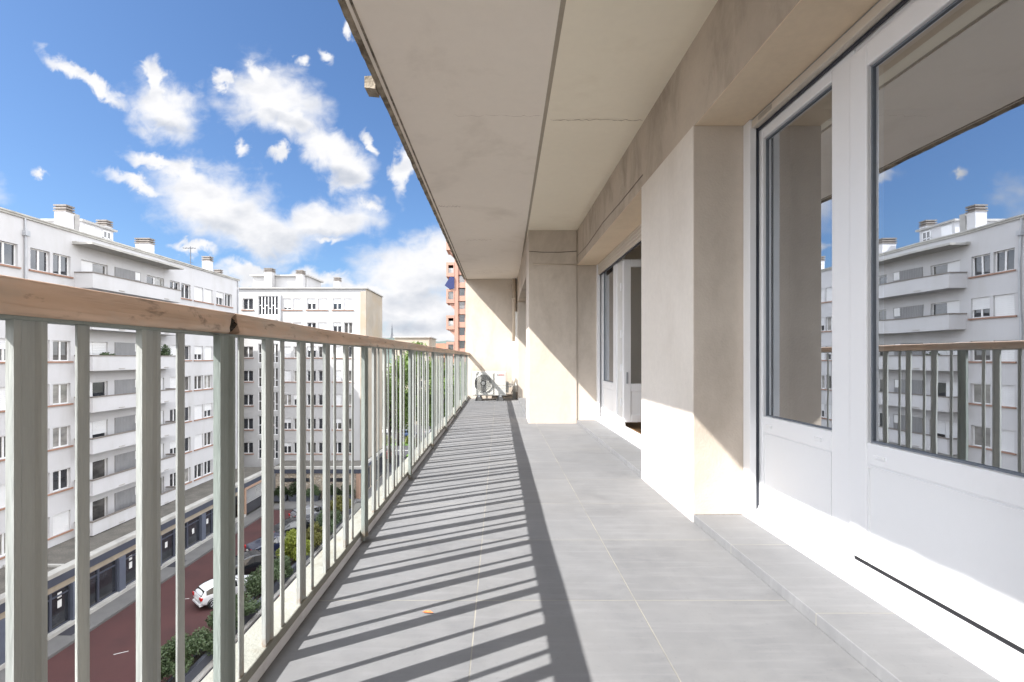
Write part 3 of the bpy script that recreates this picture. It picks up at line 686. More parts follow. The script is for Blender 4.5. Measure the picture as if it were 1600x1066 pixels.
MB().tube([(-.16, 10.5, .06), (.1, 10.62, .05), (.25, 10.66, .07), (.3, 10.72, .2)], .009, 8).build('drain_hose', 'ac_grey', ac, smooth=True)
def text(name, body, size, loc, rot, mat, parent, label=None):
    cu = bpy.data.curves.new(name, 'FONT'); cu.body = body; cu.size = size; cu.extrude = .0008; cu.offset = size*.02
    tmp = bpy.data.objects.new(name, cu); C.objects.link(tmp)
    dg = bpy.context.evaluated_depsgraph_get(); me = bpy.data.meshes.new_from_object(tmp.evaluated_get(dg)); bpy.data.objects.remove(tmp)
    o = bpy.data.objects.new(name, me); C.objects.link(o); me.materials.clear(); me.materials.append(M[mat]); o.rotation_euler = rot
    o.parent = parent; o.location = Vector(loc)-wl(parent); W[o.name] = Vector(loc); return o
text('brand_lettering', 'BOSCH', .034, (-.005, FY-.002, .536), (R(90), 0, 0), 'logo_red', ac)
MB().ring((-.03, FY-.003, .548), .012, .0022, n=24).box(-.033, -.027, FY-.004, FY, .541, .555).build('brand_emblem', 'logo_grey', ac)
# a fallen leaf on the tiles
mb = MB(); lp = [(-.020, .003, .002), (-.008, .007, .005), (.008, .004, .007), (.022, -.006, .003), (.006, -.007, .004), (-.009, -.004, .003)]
LX, LY = -.257, 1.72
mb.v = [(LX+a, LY+b, c+.001) for a, b, c in lp] + [(LX, LY, .003)]; mb.f = [(i, (i+1) % 6, 6) for i in range(6)]
tag(mb.build('fallen_leaf', 'leaf_dead', None), 'small dry orange leaf lying on the grey floor tiles', 'leaf')

# ================================================================== GROUND
GZ = -14.5
def sheet(name, mat, x0, x1, y0, y1, z, n=1):
    return setting(MB().quad((x0, y0, z), (x1, y0, z), (x1, y1, z), (x0, y1, z)).build(name, mat))
sheet('ground', 'ground', -3000, 3000, -800, 5000, GZ-.05)
sheet('courtyard', 'red_asphalt', -23.0, -15.4, -20, 48.4, GZ)
sheet('driveway', 'asphalt', -14.3, .9, -20, 60, GZ-.004)
sheet('street', 'asphalt', -60, 60, 60, 110, GZ-.008)
setting(bx('pavement', 'pavement', None, -24.38, -23.0, -20, 49.6, GZ-.04, GZ+.16, bevel=.02))
setting(bx('pavement', 'pavement', None, -23.0, -15.2, 48.4, 51.9, GZ-.04, GZ+.16, bevel=.02))
setting(bx('pavement', 'pavement', None, -15.2, -13.0, 51, 64, GZ-.04, GZ+.1))
mk = [(-19.75, 25.0, .62, .06, .5), (-20.0, 30.6, .35, .06, .2), (-19.6, 37.4, .06, .7, .1), (-19.9, 34.2, .5, .06, .2)]
for x, y, a, b, r_ in mk:
    c_, s_ = math.cos(r_), math.sin(r_); h = [(-a/2, -b/2), (a/2, -b/2), (a/2, b/2), (-a/2, b/2)]
    setting(MB().quad(*[(x+p*c_-q_*s_, y+p*s_+q_*c_, GZ+.005) for p, q_ in h]).build('parking_mark', 'road_white'))

# ================================================================== FACADES
class Fac:
    """u along the wall, v up, w outward"""
    def __init__(s, kind, c): s.k, s.c = kind, c
    def P(s, u, v, w): return (s.c+w, u, v) if s.k == 'X' else (u, s.c-w, v)
    def box(s, mb, u0, u1, v0, v1, w0, w1):
        if s.k == 'X': mb.box(s.c+w0, s.c+w1, u0, u1, v0, v1)
        else: mb.box(u0, u1, s.c-w1, s.c-w0, v0, v1)
        return mb
def wall_holes(f, u0, u1, v0, v1, holes, depth, mb=None):
    mb = mb or MB()
    us = sorted({u0, u1, *[h[0] for h in holes], *[h[1] for h in holes]}); vs = sorted({v0, v1, *[h[2] for h in holes], *[h[3] for h in holes]})
    us = [x for x in us if u0 <= x <= u1]; vs = [x for x in vs if v0 <= x <= v1]
    for i in range(len(us)-1):
        um = (us[i]+us[i+1])/2; run = None
        for j in range(len(vs)-1):
            vm = (vs[j]+vs[j+1])/2
            if any(h[0] < um < h[1] and h[2] < vm < h[3] for h in holes):
                if run is not None: mb.quad(f.P(us[i], run, 0), f.P(us[i+1], run, 0), f.P(us[i+1], vs[j], 0), f.P(us[i], vs[j], 0)); run = None
            elif run is None: run = vs[j]
        if run is not None: mb.quad(f.P(us[i], run, 0), f.P(us[i+1], run, 0), f.P(us[i+1], v1, 0), f.P(us[i], v1, 0))
    for a, b, c_, d in holes:
        q = [(a, c_), (b, c_), (b, d), (a, d)]
        for k in range(4):
            (p1, q1), (p2, q2) = q[k], q[(k+1) % 4]
            mb.quad(f.P(p1, q1, 0), f.P(p2, q2, 0), f.P(p2, q2, -depth), f.P(p1, q1, -depth))
        mb.quad(f.P(a, c_, -depth), f.P(b, c_, -depth), f.P(b, d, -depth), f.P(a, d, -depth))
    return mb
def window(f, parent, u0, u1, v0, v1, rg, shut=None, sill=None, frame='frame_white', mull=1, pane=None):
    t = .07; W0, W1 = -.21, -.15
    mb = MB()
    f.box(mb, u0, u0+t, v0, v1, W0, W1); f.box(mb, u1-t, u1, v0, v1, W0, W1); f.box(mb, u0+t, u1-t, v0, v0+t, W0, W1); f.box(mb, u0+t, u1-t, v1-t, v1, W0, W1)
    for m in range(mull):
        c_ = u0+(u1-u0)*(m+1)/(mull+1); f.box(mb, c_-.055, c_+.055, v0+t, v1-t, W0, W1+.012)
    w = mb.build('window', frame, parent)
    pane = pane or rg.choice(['pane_dark', 'pane_dark', 'pane_mid', 'pane_curtain', 'pane_dark'])
    pb = MB().quad(f.P(u0+t, v0+t, -.185), f.P(u1-t, v0+t, -.185), f.P(u1-t, v1-t, -.185), f.P(u0+t, v1-t, -.185)); pb.build('pane', pane, w)
    if shut:
        sm = MB(); h = (v1-v0)*shut; nn = max(1, int(h/.11))
        for k in range(nn): f.box(sm, u0+.01, u1-.01, v1-h*(k+1)/nn+.006, v1-h*k/nn, W1+.02, W1+.05)
        sm.build('shutter', 'shutter_pale', w)
    if sill: f.box(MB(), sill[0], sill[1], v0-.10, v0-.002, -.2, .09).build('sill', 'terracotta', w)
    return w
def shut_amount(rg):
    r = rg.random()
    return 1.0 if r < .2 else rg.uniform(.25, .6) if r < .42 else None

# ---- building A: long white block opposite
FA = Fac('X', -28.2); ra = random.Random(21)
A = thing('apartment_building', (-33, 30, GZ), 'long white apartment building opposite with curved rows of balconies and brick red sills', 'building')
A['label'] = 'long white apartment building across the courtyard with stacked balconies and grey panels'
SP = 2.77; SILL0 = 6.23; TOPA = 9.3
rows = [SILL0-SP*k for k in range(7)]
pairsA = [(6.0, 8.8), (11.6, 14.4), (17.0, 19.8), (20.6, 23.4), (25.0, 28.05), (28.8, 31.5), (41.0, 43.75), (44.3, 47.1), (47.75, 50.5)]
holes = []; wins = []
for r, s in enumerate(rows):
    for ci, (a, b) in enumerate(pairsA):
        m = (a+b)/2
        for (p, q_) in ((a, m-.1), (m+.1, b)):
            holes.append((p, q_, s, s+1.32)); wins.append((r, ci, p, q_, s, a, b))
    fl = s-.55
    for (p, q_) in ((32.3, 34.5), (38.3, 40.3)): holes.append((p, q_, fl, s+1.32))
mb = wall_holes(FA, -30, 51.8, GZ+3.2, TOPA, holes, .26)
X0, X1 = -41, -28.2
mb.quad((X0, 51.8, GZ), (X1, 51.8, GZ), (X1, 51.8, TOPA), (X0, 51.8, TOPA)).quad((X0, -30, GZ), (X1, -30, GZ), (X1, -30, TOPA), (X0, -30, TOPA))
mb.quad((X0, -30, GZ), (X0, 51.8, GZ), (X0, 51.8, TOPA), (X0, -30, TOPA)).quad((X0, -30, TOPA), (X1, -30, TOPA), (X1, 51.8, TOPA), (X0, 51.8, TOPA)).quad((X1, -30, GZ), (X1, 51.8, GZ), (X1, 51.8, GZ+3.2), (X1, -30, GZ+3.2))
mb.build('wall', 'facade_white', A)
MB().box(X1-.25, X1+.16, -30, 51.9, TOPA, TOPA+.09).box(X1-.25, X1+.10, -30, 51.86, TOPA-.12, TOPA).build('coping', 'pale_concrete', A)
for (r, ci, p, q_, s, a, b) in wins:
    sh = shut_amount(ra)
    if r == 0: sh = {7: 1.0, 8: .45 if p == a else None}.get(ci, None)
    single_first = (ci == 5 and r > 0 and p == a)
    if single_first: sh = 1.0
    window(FA, A, p, q_, s, s+1.32, ra, sh, (a-.12, b+.12) if p == a else None, mull=1, pane='pane_dark' if r == 0 else None)
for r, s in enumerate(rows):
    fl = s-.55
    dl = window(FA, A, 33.3, 34.5, fl, s+1.32, ra, ra.choice([None, None, .3, .5]) if r else None, mull=0)
    FA.box(MB(), 32.3, 33.3, fl, s+1.32, -.23, -.12).build('shutter_panel', 'shutter_pale', A)
    window(FA, A, 38.3, 39.3, fl, s+1.32, ra, None, mull=0); window(FA, A, 39.3, 40.3, fl, s+1.32, ra, ra.choice([None, .4, 1.0]) if r else None, mull=0)
    FA.box(MB(), 35.1, 37.6, fl-.1, s+1.35, .0, .05).build('grey_cladding', 'grey_panel', A)
    v = MB(); FA.box(v, 37.0, 37.5, s+.7, s+1.3, .05, .08); v.build('small_window', 'frame_white', A)
    bal = MB(); z0 = s-.66
    if r == 6: z0 = s-.54
    FA.box(bal, 31.8, 40.6, z0, s+.33, 1.07, 1.2); FA.box(bal, 31.8, 31.92, z0, s+.33, 0, 1.07); FA.box(bal, 40.48, 40.6, z0, s+.33, 0, 1.07); FA.box(bal, 31.92, 40.48, z0, z0+.14, 0, 1.07)
    bo = bal.build('balcony', 'facade_white', A)
    cp = MB(); FA.box(cp, 31.75, 40.65, s+.33, s+.40, 1.03, 1.24); FA.box(cp, 31.75, 31.96, s+.33, s+.40, 0, 1.03); FA.box(cp, 40.44, 40.65, s+.33, s+.40, 0, 1.03); cp.build('parapet_cap', 'dark_coping', bo)
    wp_ = MB()
    for uu in (34.0, 38.6): FA.box(wp_, uu, uu+.5, z0+.1, z0+.14, 1.2, 1.24)
    wp_.build('drain_slot', 'concrete', bo)
can = MB(); FA.box(can, 31.6, 40.8, 8.42, 8.56, 0, 1.35); FA.box(can, 31.6, 40.8, 8.56, 8.62, 0, .3); can.build('canopy', 'pale_concrete', A)
for (yy, nm) in ((28.42, 1), (51.55, 1)):
    t_ = MB().tube([(-28.1, yy, 8.6 if yy < 30 else 8.3), (-28.1, yy, -10.9)], .06, 8)
    if yy < 30: t_.box(-28.2, -27.95, yy-.13, yy+.13, 8.15, 8.45)
    t_.tube([(-28.1, yy, 8.5), (-28.14, yy, 9.2)], .05, 8); t_.build('downpipe', 'zinc', A)
def chimney(parent, x0, x1, y0, y1, z0, z1, mat='facade_white'):
    h = .46
    c_ = MB().box(x0, x1, y0, y1, z0, z1-h).build('chimney', mat, parent)
    cap = MB().box(x0-.05, x1+.05, y0-.05, y1+.05, z1-h, z1-h+.08)
    for k in range(2): cap.box(x0+.05, x1-.05, y0+.05, y1-.05, z1-h+.08+k*.19, z1-h+.17+k*.19).box(x0-.04, x1+.04, y0-.04, y1+.04, z1-h+.17+k*.19, z1-h+.27+k*.19)
    cap.build('chimney_cap', 'dark_coping', c_)
# roof house and chimneys
pent = MB().box(-34.6, -31.2, 35.8, 38.7, TOPA, 11.1).build('roof_house', 'facade_white', A)
MB().box(-34.8, -31.0, 35.6, 38.9, 11.1, 11.25).build('roof_slab', 'coping', pent)
fp = Fac('X', -31.2)
fp.box(MB(), 36.0, 36.8, 9.8, 10.95, .0, .06).build('shutter_panel', 'shutter_pale', pent)
wn_ = MB()
for (p, q_, v0, v1) in ((37.65, 38.4, 9.85, 9.92), (37.65, 38.4, 10.35, 10.41), (37.65, 38.4, 10.88, 10.95), (37.65, 37.72, 9.92, 10.88), (37.98, 38.05, 9.92, 10.88), (38.33, 38.4, 9.92, 10.88)): fp.box(wn_, p, q_, v0, v1, .0, .06)
w_ = wn_.build('window', 'frame_white', pent)
fp.box(MB(), 37.7, 38.35, 9.9, 10.9, .0, .03).build('window_glass', 'pane_dark', pent)
chimney(A, -30.3, -29.5, 32.6, 33.2, TOPA, 11.35)
MB().box(-30.2, -29.7, 33.5, 33.9, TOPA, 11.0).build('chimney', 'coping', A)
chimney(A, -32.8, -32.0, 39.0, 39.6, TOPA, 12.15)
chimney(A, -30.8, -29.6, 40.5, 41.1, TOPA, 11.05)
chimney(A, -30.1, -29.35, 48.5, 49.1, TOPA, 11.2)
chimney(A, -30.4, -29.7, 50.9, 51.4, TOPA, 10.3)
ant = MB().tube([(-29.4, 45.6, TOPA), (-29.4, 45.6, 11.5)], .035, 6).tube([(-30.1, 45.6, 11.35), (-28.9, 45.6, 11.35)], .025, 6)
for k in range(4): ant.tube([(-30.0+k*.3, 45.35, 11.35), (-30.0+k*.3, 45.85, 11.35)], .018, 5)
ant.tube([(-29.4, 45.2, 10.0), (-29.4, 46.0, 10.0)], .02, 5); ant.build('antenna', 'steel_dark', A)

# ---- building B: white block at the end of the courtyard, with a tan flank
FB = Fac('Y', 55.5); rb = random.Random(5)
B = thing('apartment_building', (-22, 59, GZ), 'white apartment building facing down the courtyard with a tan end wall and stair windows', 'building')
TOPB = 8.9; rowsB = [6.48-2.78*k for k in range(7)]
holes = []; wb = []
for r, s in enumerate(rowsB):
    for (a, b) in ((-25.08, -22.93), (-22.3, -19.96), (-19.3, -17.0)):
        m = (a+b)/2
        for (p, q_) in ((a, m-.13), (m+.13, b)): holes.append((p, q_, s, s+1.3)); wb.append((r, p, q_, s, a, b))
    holes.append((-29.75, -28.55, s, s+1.3)); wb.append((r, -29.75, -28.55, s, -29.75, -28.55))
    holes.append((-27.95, -25.65, s-.63, s+1.62))
mb = wall_holes(FB, -41, -15.5, GZ, TOPB, holes, .26)
mb.quad((-15.5, 55.5, GZ), (-15.5, 63.2, GZ), (-15.5, 63.2, TOPB), (-15.5, 55.5, TOPB)).quad((-41, 55.5, TOPB), (-15.5, 55.5, TOPB), (-15.5, 63.2, TOPB), (-41, 63.2, TOPB)).quad((-41, 63.2, GZ), (-15.5, 63.2, GZ), (-15.5, 63.2, TOPB), (-41, 63.2, TOPB))
mb.build('wall', 'facade_white_b', B)
MB().box(-15.499, -15.44, 55.5, 63.2, -11.4, TOPB).box(-16.1, -15.44, 55.44, 55.499, -11.0, TOPB-.3).build('end_wall', 'tan_render', B)
MB().box(-41, -15.3, 55.3, 55.75, TOPB, TOPB+.14).box(-15.75, -15.3, 55.75, 63.3, TOPB, TOPB+.14).build('coping', 'coping', B)
for (r, p, q_, s, a, b) in wb:
    sh = shut_amount(rb)
    if r == 0: sh = rb.choice([.5, .45, .8, 1.0])
    if p < -28: sh = None
    window(FB, B, p, q_, s, s+1.3, rb, sh, (a-.12, b+.12) if p == a else None, mull=1)
for r, s in enumerate(rowsB):
    a, b, z0, z1 = -27.95, -25.65, s-.63, s+1.62
    mb = MB(); n = 6
    FB.box(mb, a, b, z0, z0+.08, -.2, -.1); FB.box(mb, a, b, z1-.08, z1, -.2, -.1)
    for k in range(n+1): c_ = a+(b-a)*k/n; FB.box(mb, max(a, c_-.055), min(b, c_+.055), z0+.08, z1-.08, -.2, -.09)
    for k in range(n): c_ = a+(b-a)*k/n; zz = z0+(1.1 if k % 2 == 0 else .75); FB.box(mb, c_+.055, c_+(b-a)/n-.055, zz, zz+.08, -.2, -.1)
    sw = mb.build('stair_window', 'frame_white', B)
    MB().quad(FB.P(a, z0, -.16), FB.P(b, z0, -.16), FB.P(b, z1, -.16), FB.P(a, z1, -.16)).build('pane', rb.choice(['pane_dark', 'pane_mid']), sw)
MB().tube([(-25.33, 55.42, 8.2), (-25.33, 55.42, -10.9)], .07, 8).build('downpipe', 'zinc', B)
ph = MB().box(-29.8, -23.3, 58.0, 62.5, TOPB, 10.75).build('roof_house', 'facade_white_b', B)
MB().box(-30.1, -23.0, 57.7, 62.8, 10.75, 10.92).build('roof_slab', 'coping', ph)
for q_ in ((-28.0, -27.1, 57.0, 57.95, TOPB, 11.6), (-24.2, -23.45, 57.0, 57.95, TOPB, 11.35), (-20.2, -19.55, 58.5, 59.3, TOPB, 10.75)): chimney(B, *q_, 'facade_white_b')

# ---- podium of shops
PT = -11.0
S = thing('shop_row', (-26, 20, GZ), 'low row of dark framed shop units with a gravel roof below the long building', 'shops')
MB().prism([(-28.19, -20), (-24.75, -20), (-24.75, 52.25), (-28.19, 52.25)], 'Z', PT-.4, PT).build('roof', 'roof_gravel', S)
MB().box(-24.9, -24.35, -20, 51.75, PT, PT+.10).box(-24.75, -24.40, -20, 51.75, PT-.16, PT).build('coping', 'pale_concrete', S)
MB().box(-24.75, -24.43, -20, 51.75, PT-.62, PT-.16).build('fascia', 'fascia', S)
MB().box(-28.1, -27.95, 10, 10.15, PT, PT+.1).box(-28.19, -24.9, 27.2, 27.4, PT, PT+.12).build('roof_rib', 'pale_concrete', S)
MB().box(-24.75, -24.55, -20, 46, PT-1.0, PT-.62).build('lintel', 'beige_stone', S)
MB().box(-28.1, -27.9, -20, 52, GZ, PT-.4).box(-24.75, -24.5, 50.1, 52, GZ, PT-.62).box(-24.75, -24.5, 45.2, 46.0, GZ, PT-1.0).build('wall', 'beige_stone', S)
MB().box(-24.75, -24.3, -20, 46, GZ+.16, GZ+.36).build('plinth', 'pale_concrete', S)
pil = [3.2, 6.6, 10.0, 13.4, 16.8, 20.2, 23.6, 27.7, 31.05, 34.4, 39.6, 43.5]
for yy in pil: MB().box(-24.8, -24.42, yy-.26, yy+.26, GZ+.36, PT-1.0).build('pilaster', 'pilaster', S)
FS = Fac('X', -24.6)
rp = random.Random(9)
for i in range(len(pil)-1):
    a, b = pil[i]+.26, pil[i+1]-.26; mb = MB(); n = 3 if b-a > 3.2 else 2
    FS.box(mb, a, b, PT-1.07, PT-1.0, -.1, 0); FS.box(mb, a, b, PT-1.42, PT-1.34, -.1, 0); FS.box(mb, a, b, GZ+.36, GZ+.44, -.1, 0)
    for k in range(n+1): c_ = a+(b-a)*k/n; FS.box(mb, max(a, c_-.07), min(b, c_+.07), GZ+.44, PT-1.07, -.11, .01)
    sw = mb.build('shop_window', 'fascia', S)
    MB().quad(FS.P(a, GZ+.36, -.06), FS.P(b, GZ+.36, -.06), FS.P(b, PT-1.0, -.06), FS.P(a, PT-1.0, -.06)).build('pane', rp.choice(['pane_dark', 'pane_mid']), sw)
    for k in range(n):
        if rp.random() < .8:
            c_ = a+(b-a)*(k+.5)/n; z_ = GZ+1.25+rp.uniform(-.1, .25); pr = MB(); FS.box(pr, c_-.13, c_+.13, z_, z_+.42, -.055, -.05)
            if rp.random() < .4: FS.box(pr, c_-.13, c_+.13, z_+.55, z_+.85, -.055, -.05)
            pr.build('notice', 'paper', sw)
    if i in (6, 9): FS.box(MB(), a+.4, b-.3, GZ+.5, GZ+1.25, -.3, -.1).build('display_board', 'wood_panel', sw)
# garage entrance with a lattice gate
MB().box(-24.75, -24.40, 46.0, 46.22, GZ+.16, PT-.62).box(-24.75, -24.40, 49.88, 50.1, GZ+.16, PT-.62).box(-24.75, -24.40, 46.22, 49.88, PT-.86, PT-.62).build('gate_frame', 'salmon', S)
gm = MB()
for k in range(19): gm.box(-24.62, -24.59, 46.3+k*.19, 46.33+k*.19, GZ+1.2, PT-.86)
for k in range(12): gm.box(-24.615, -24.595, 46.22, 49.88, GZ+1.2+k*.19, GZ+1.23+k*.19)
gm.build('lattice_gate', 'shutter_pale', S); bx('garage_back', 'dark_gap', S, -25.6, -25.5, 46, 50.1, GZ, PT-.5)
MB().box(-25.4, -24.62, 46.22, 49.88, GZ+.16, GZ+1.2).build('ramp_wall', 'asphalt', S)
for (yy, lab) in ((26.3, 'dark doormat outside the nearest visible shop door'), (34.9, 'dark doormat outside a shop door further along the row')):
    tag(bx('doormat', 'mat_dark', None, -24.25, -23.5, yy, yy+1.1, GZ+.161, GZ+.18), lab, 'doormat')
# stone faced annex under building B
N_ = thing('stone_annex', (-20, 53, GZ), 'single storey rubble stone annex with narrow slit windows below the end building', 'annex')
MB().box(-24.3, -15.2, 52.0, 55.45, GZ, PT-.62).build('stone_front', 'stone_wall', N_)
MB().box(-24.73, -15.2, 51.9, 64, PT-.3, PT).build('roof', 'roof_gravel', N_)
MB().box(-24.35, -14.95, 51.75, 52.1, PT-.16, PT+.1).box(-15.2, -14.95, 52.1, 64, PT-.16, PT+.1).build('coping', 'pale_concrete', N_)
MB().box(-24.35, -15.02, 51.82, 52.02, PT-.62, PT-.16).box(-15.22, -15.02, 52.02, 64, PT-.62, PT-.16).build('fascia', 'fascia', N_)
for (a, b) in ((-23.6, -20.6), (-18.6, -16.6)): MB().box(a, b, 51.93, 52.02, PT-1.55, PT-1.15).build('slit_window', 'pane_dark', N_)
MB().box(-15.5, -15.1, 51.85, 52.2, GZ, PT-.62).build('pier', 'salmon', N_)
fa2 = Fac('X', -15.12)
for k in range(3):
    w_ = MB(); fa2.box(w_, 53+k*3.6, 56+k*3.6, GZ+.3, PT-.8, -.1, 0); w_.build('shop_window', 'pane_dark', N_)
MB().box(-15.4, -15.2, 52.2, 64, GZ, PT-.62).build('side_wall', 'beige_stone', N_)

# ================================================================== VEGETATION
def leaves(mb, centers, n, size, rg, squash=.9):
    """centers: list of (pos, radius). leaf quads scattered towards the shell of each clump"""
    tot = sum(r**2 for _, r in centers)
    for c, r in centers:
        for _ in range(max(8, int(n*r*r/tot))):
            d = Vector((rg.gauss(0, 1), rg.gauss(0, 1), rg.gauss(0, 1))).normalized()*r*(rg.random()**.45)
            d.z *= squash; p = Vector(c)+d
            a = Vector((rg.gauss(0, 1), rg.gauss(0, 1), rg.gauss(0, .6))).normalized(); b = a.cross(Vector((rg.gauss(0, 1), rg.gauss(0, 1), rg.gauss(0, 1)))).normalized()
            s = size*rg.uniform(.6, 1.3)
            mb.quad(p-a*s, p-b*s*.45, p+a*s, p+b*s*.45)
def tree(name, x, y, h, cr, label, group, seed, leaf='leaf_tree', n=5200, size=.22, trunk_r=.22, zb=GZ):
    rg = random.Random(seed); t = thing(name, (x, y, zb), label, 'tree', group)
    th = h*.42; pts = [(x, y, zb-.2), (x+rg.uniform(-.15, .15), y, zb+th*.5), (x+rg.uniform(-.3, .3), y+rg.uniform(-.3, .3), zb+th), (x+rg.uniform(-.5, .5), y, zb+h*.8)]
    tm = MB().tube(pts, [trunk_r*1.25, trunk_r, trunk_r*.8, trunk_r*.25], 9)
    cl = []
    for k in range(11):
        a = rg.uniform(0, 2*math.pi); zz = zb+h*rg.uniform(.36, .9); rr = cr*rg.uniform(.35, .95)*math.sin(math.pi*min(.95, max(.12, ((zz-zb)/h-.22)/.85)))
        e = Vector((x+rr*math.cos(a), y+rr*math.sin(a), zz)); s = Vector((x, y, zb+th*rg.uniform(.8, 1.25)))
        tm.tube([s, (s+e)/2+Vector((0, 0, .4)), e], [trunk_r*.5, trunk_r*.3, .03], 6)
        cl.append((e, cr*rg.uniform(.28, .5)))
    for k in range(9):
        a = rg.uniform(0, 2*math.pi); f = rg.uniform(.35, 1.0); zz = zb+h*f; rr = cr*rg.uniform(0, .8)*math.sin(math.pi*min(.97, max(.1, (f-.2)/.85)))
        cl.append((Vector((x+rr*math.cos(a), y+rr*math.sin(a), zz)), cr*rg.uniform(.22, .42)))
    tm.build('trunk', 'bark', t, smooth=True)
    cm = MB(); leaves(cm, cl, n, size, rg); cm.build('crown', leaf, t)
    return t
TG = 'street trees beyond the end building'
tree('street_tree', -16.0, 70, 16.0, 4.3, 'tall street tree right beside the tan end wall of the far building', TG, 1, n=8500)
tree('street_tree', -13.0, 76, 17.6, 4.2, 'tallest light green street tree rising above the handrail line', TG, 2, n=7000)
tree('street_tree', -9.4, 73, 15.0, 4.2, 'rounded street tree seen through the far railing bars', TG, 3, n=8000)
tree('street_tree', -17.6, 84, 14.0, 4.0, 'street tree half hidden behind the tall one near the tan wall', TG, 4, n=4500)
tree('street_tree', -6.2, 78, 14.5, 4.2, 'street tree furthest right behind the close set railing bars', TG, 5, n=4500)
tree('street_tree', -8.6, 96, 13.5, 4.2, 'distant dark street tree behind the rounded one', TG, 6, leaf='leaf_hedge', n=4000)

def shrub(x, y, rx, ry, h, label, leaf, seed, n=2600, size=.07, z0=GZ+.55, cat='shrub', name='shrub', grp='shrubs in the long planter'):
    rg = random.Random(seed); t = thing(name, (x, y, z0), label, cat, grp); h *= 1.2; n = int(n*1.9); size *= 1.05
    mb = MB(); cl = []
    for k in range(5): bx_, by_ = x+rg.uniform(-.5, .5)*rx, y+rg.uniform(-.7, .7)*ry; mb.tube([(bx_, by_, z0-.15), (bx_+rg.uniform(-.1, .1), by_+rg.uniform(-.2, .2), z0+h*.7)], [.03, .01], 5)
    mb.build('stems', 'bark', t)
    for k in range(24):
        px_, py_ = rg.uniform(-1, 1), rg.uniform(-1, 1); e = 1-.45*(px_**2+py_**2)
        cl.append((Vector((x+px_*rx*.8, y+py_*ry*.85, z0+h*rg.uniform(.2, .85)*max(.35, e))), min(rx, h)*rg.uniform(.32, .55)))
    fm = MB(); leaves(fm, cl, n, size, rg); fm.build('foliage', leaf, t)
    return t
# planter strip between the courtyard and the driveway
P_ = thing('planter_wall', (-15.4, 35, GZ), 'long low dark planter wall with a pale kerb along the driveway', 'planter')
MB().box(-14.75, -14.55, 14, 47.3, GZ-.05, GZ+.62).box(-15.5, -15.35, 14, 47.3, GZ-.05, GZ+.35).box(-15.35, -14.75, 47.1, 47.3, GZ-.05, GZ+.5).build('wall', 'planter', P_, bevel=.015)
MB().box(-14.55, -14.3, 14, 47.3, GZ-.05, GZ+.12).build('kerb', 'pale_concrete', P_, bevel=.015)
MB().box(-15.35, -14.75, 14, 47.1, GZ-.05, GZ+.30).build('soil', 'bark', P_)
shrub(-15.15, 23.2, .95, 2.1, 1.35, 'large grey green shrub at the near end of the planter', 'leaf_hedge', 11, 4200, .075)
shrub(-15.15, 27.2, .95, 1.5, 1.35, 'leafy grey green shrub next to the nearest one in the planter', 'leaf_hedge', 12, 3200, .075)
shrub(-15.15, 31.6, .95, 1.9, 1.55, 'grey green shrub between white car and driveway', 'leaf_hedge', 13, 3600, .075)
shrub(-15.15, 35.6, .95, 1.3, 1.9, 'bright yellow green shrub standing tallest in the planter', 'leaf_yellow', 14, 3600, .085)
shrub(-15.15, 39.0, .95, 1.4, 1.1, 'small low green shrub just beyond the bright yellow one', 'leaf_olive', 17, 2400, .075)
shrub(-15.15, 42.0, .95, 1.5, 1.45, 'grey green shrub near the far end of the planter', 'leaf_hedge', 15, 3000, .08)
shrub(-15.15, 45.6, .95, 1.1, 2.0, 'olive yellow shrub at the far end of the planter', 'leaf_olive', 16, 2600, .09)
# planter boxes against the stone annex
labs = ['dark planter box with a rounded bush, leftmost by the stone wall', 'dark planter box with a taller bush, second from left by the stone wall', 'dark planter box with a wide low bush in the middle of the stone wall', 'dark planter box with a bushy shrub behind the parking barrier', 'dark planter box with a small bush beside the pink pier']
for k, (xx, hh) in enumerate(((-23.3, .9), (-21.7, 1.5), (-19.9, 1.0), (-17.9, 1.1), (-16.3, 1.0))):
    t = shrub(xx, 51.2, .72, .4, hh, labs[k], 'leaf_dark' if k != 2 else 'leaf_hedge', 30+k, 1100, .09, GZ+.75, 'planter box', 'planter_box', 'planter boxes by the stone wall')
    MB().prism([(xx-.6, GZ+.16), (xx+.6, GZ+.16), (xx+.72, GZ+.8), (xx-.72, GZ+.8)], 'Y', 50.8, 51.6).build('box', 'planter', t)
# parking barrier
b_ = thing('parking_barrier', (-15.75, 48.0, GZ), 'dark parking barrier post with a pale arm at the courtyard entrance', 'barrier')
MB().box(-15.92, -15.58, 47.85, 48.15, GZ-.04, GZ+1.05).box(-15.96, -15.54, 47.8, 48.2, GZ+1.05, GZ+1.12).build('post', 'pilaster', b_, bevel=.03)
MB().tube([(-15.75, 47.83, GZ+.9), (-16.0, 45.6, GZ+.86)], .045, 8).build('arm', 'pale_concrete', b_)

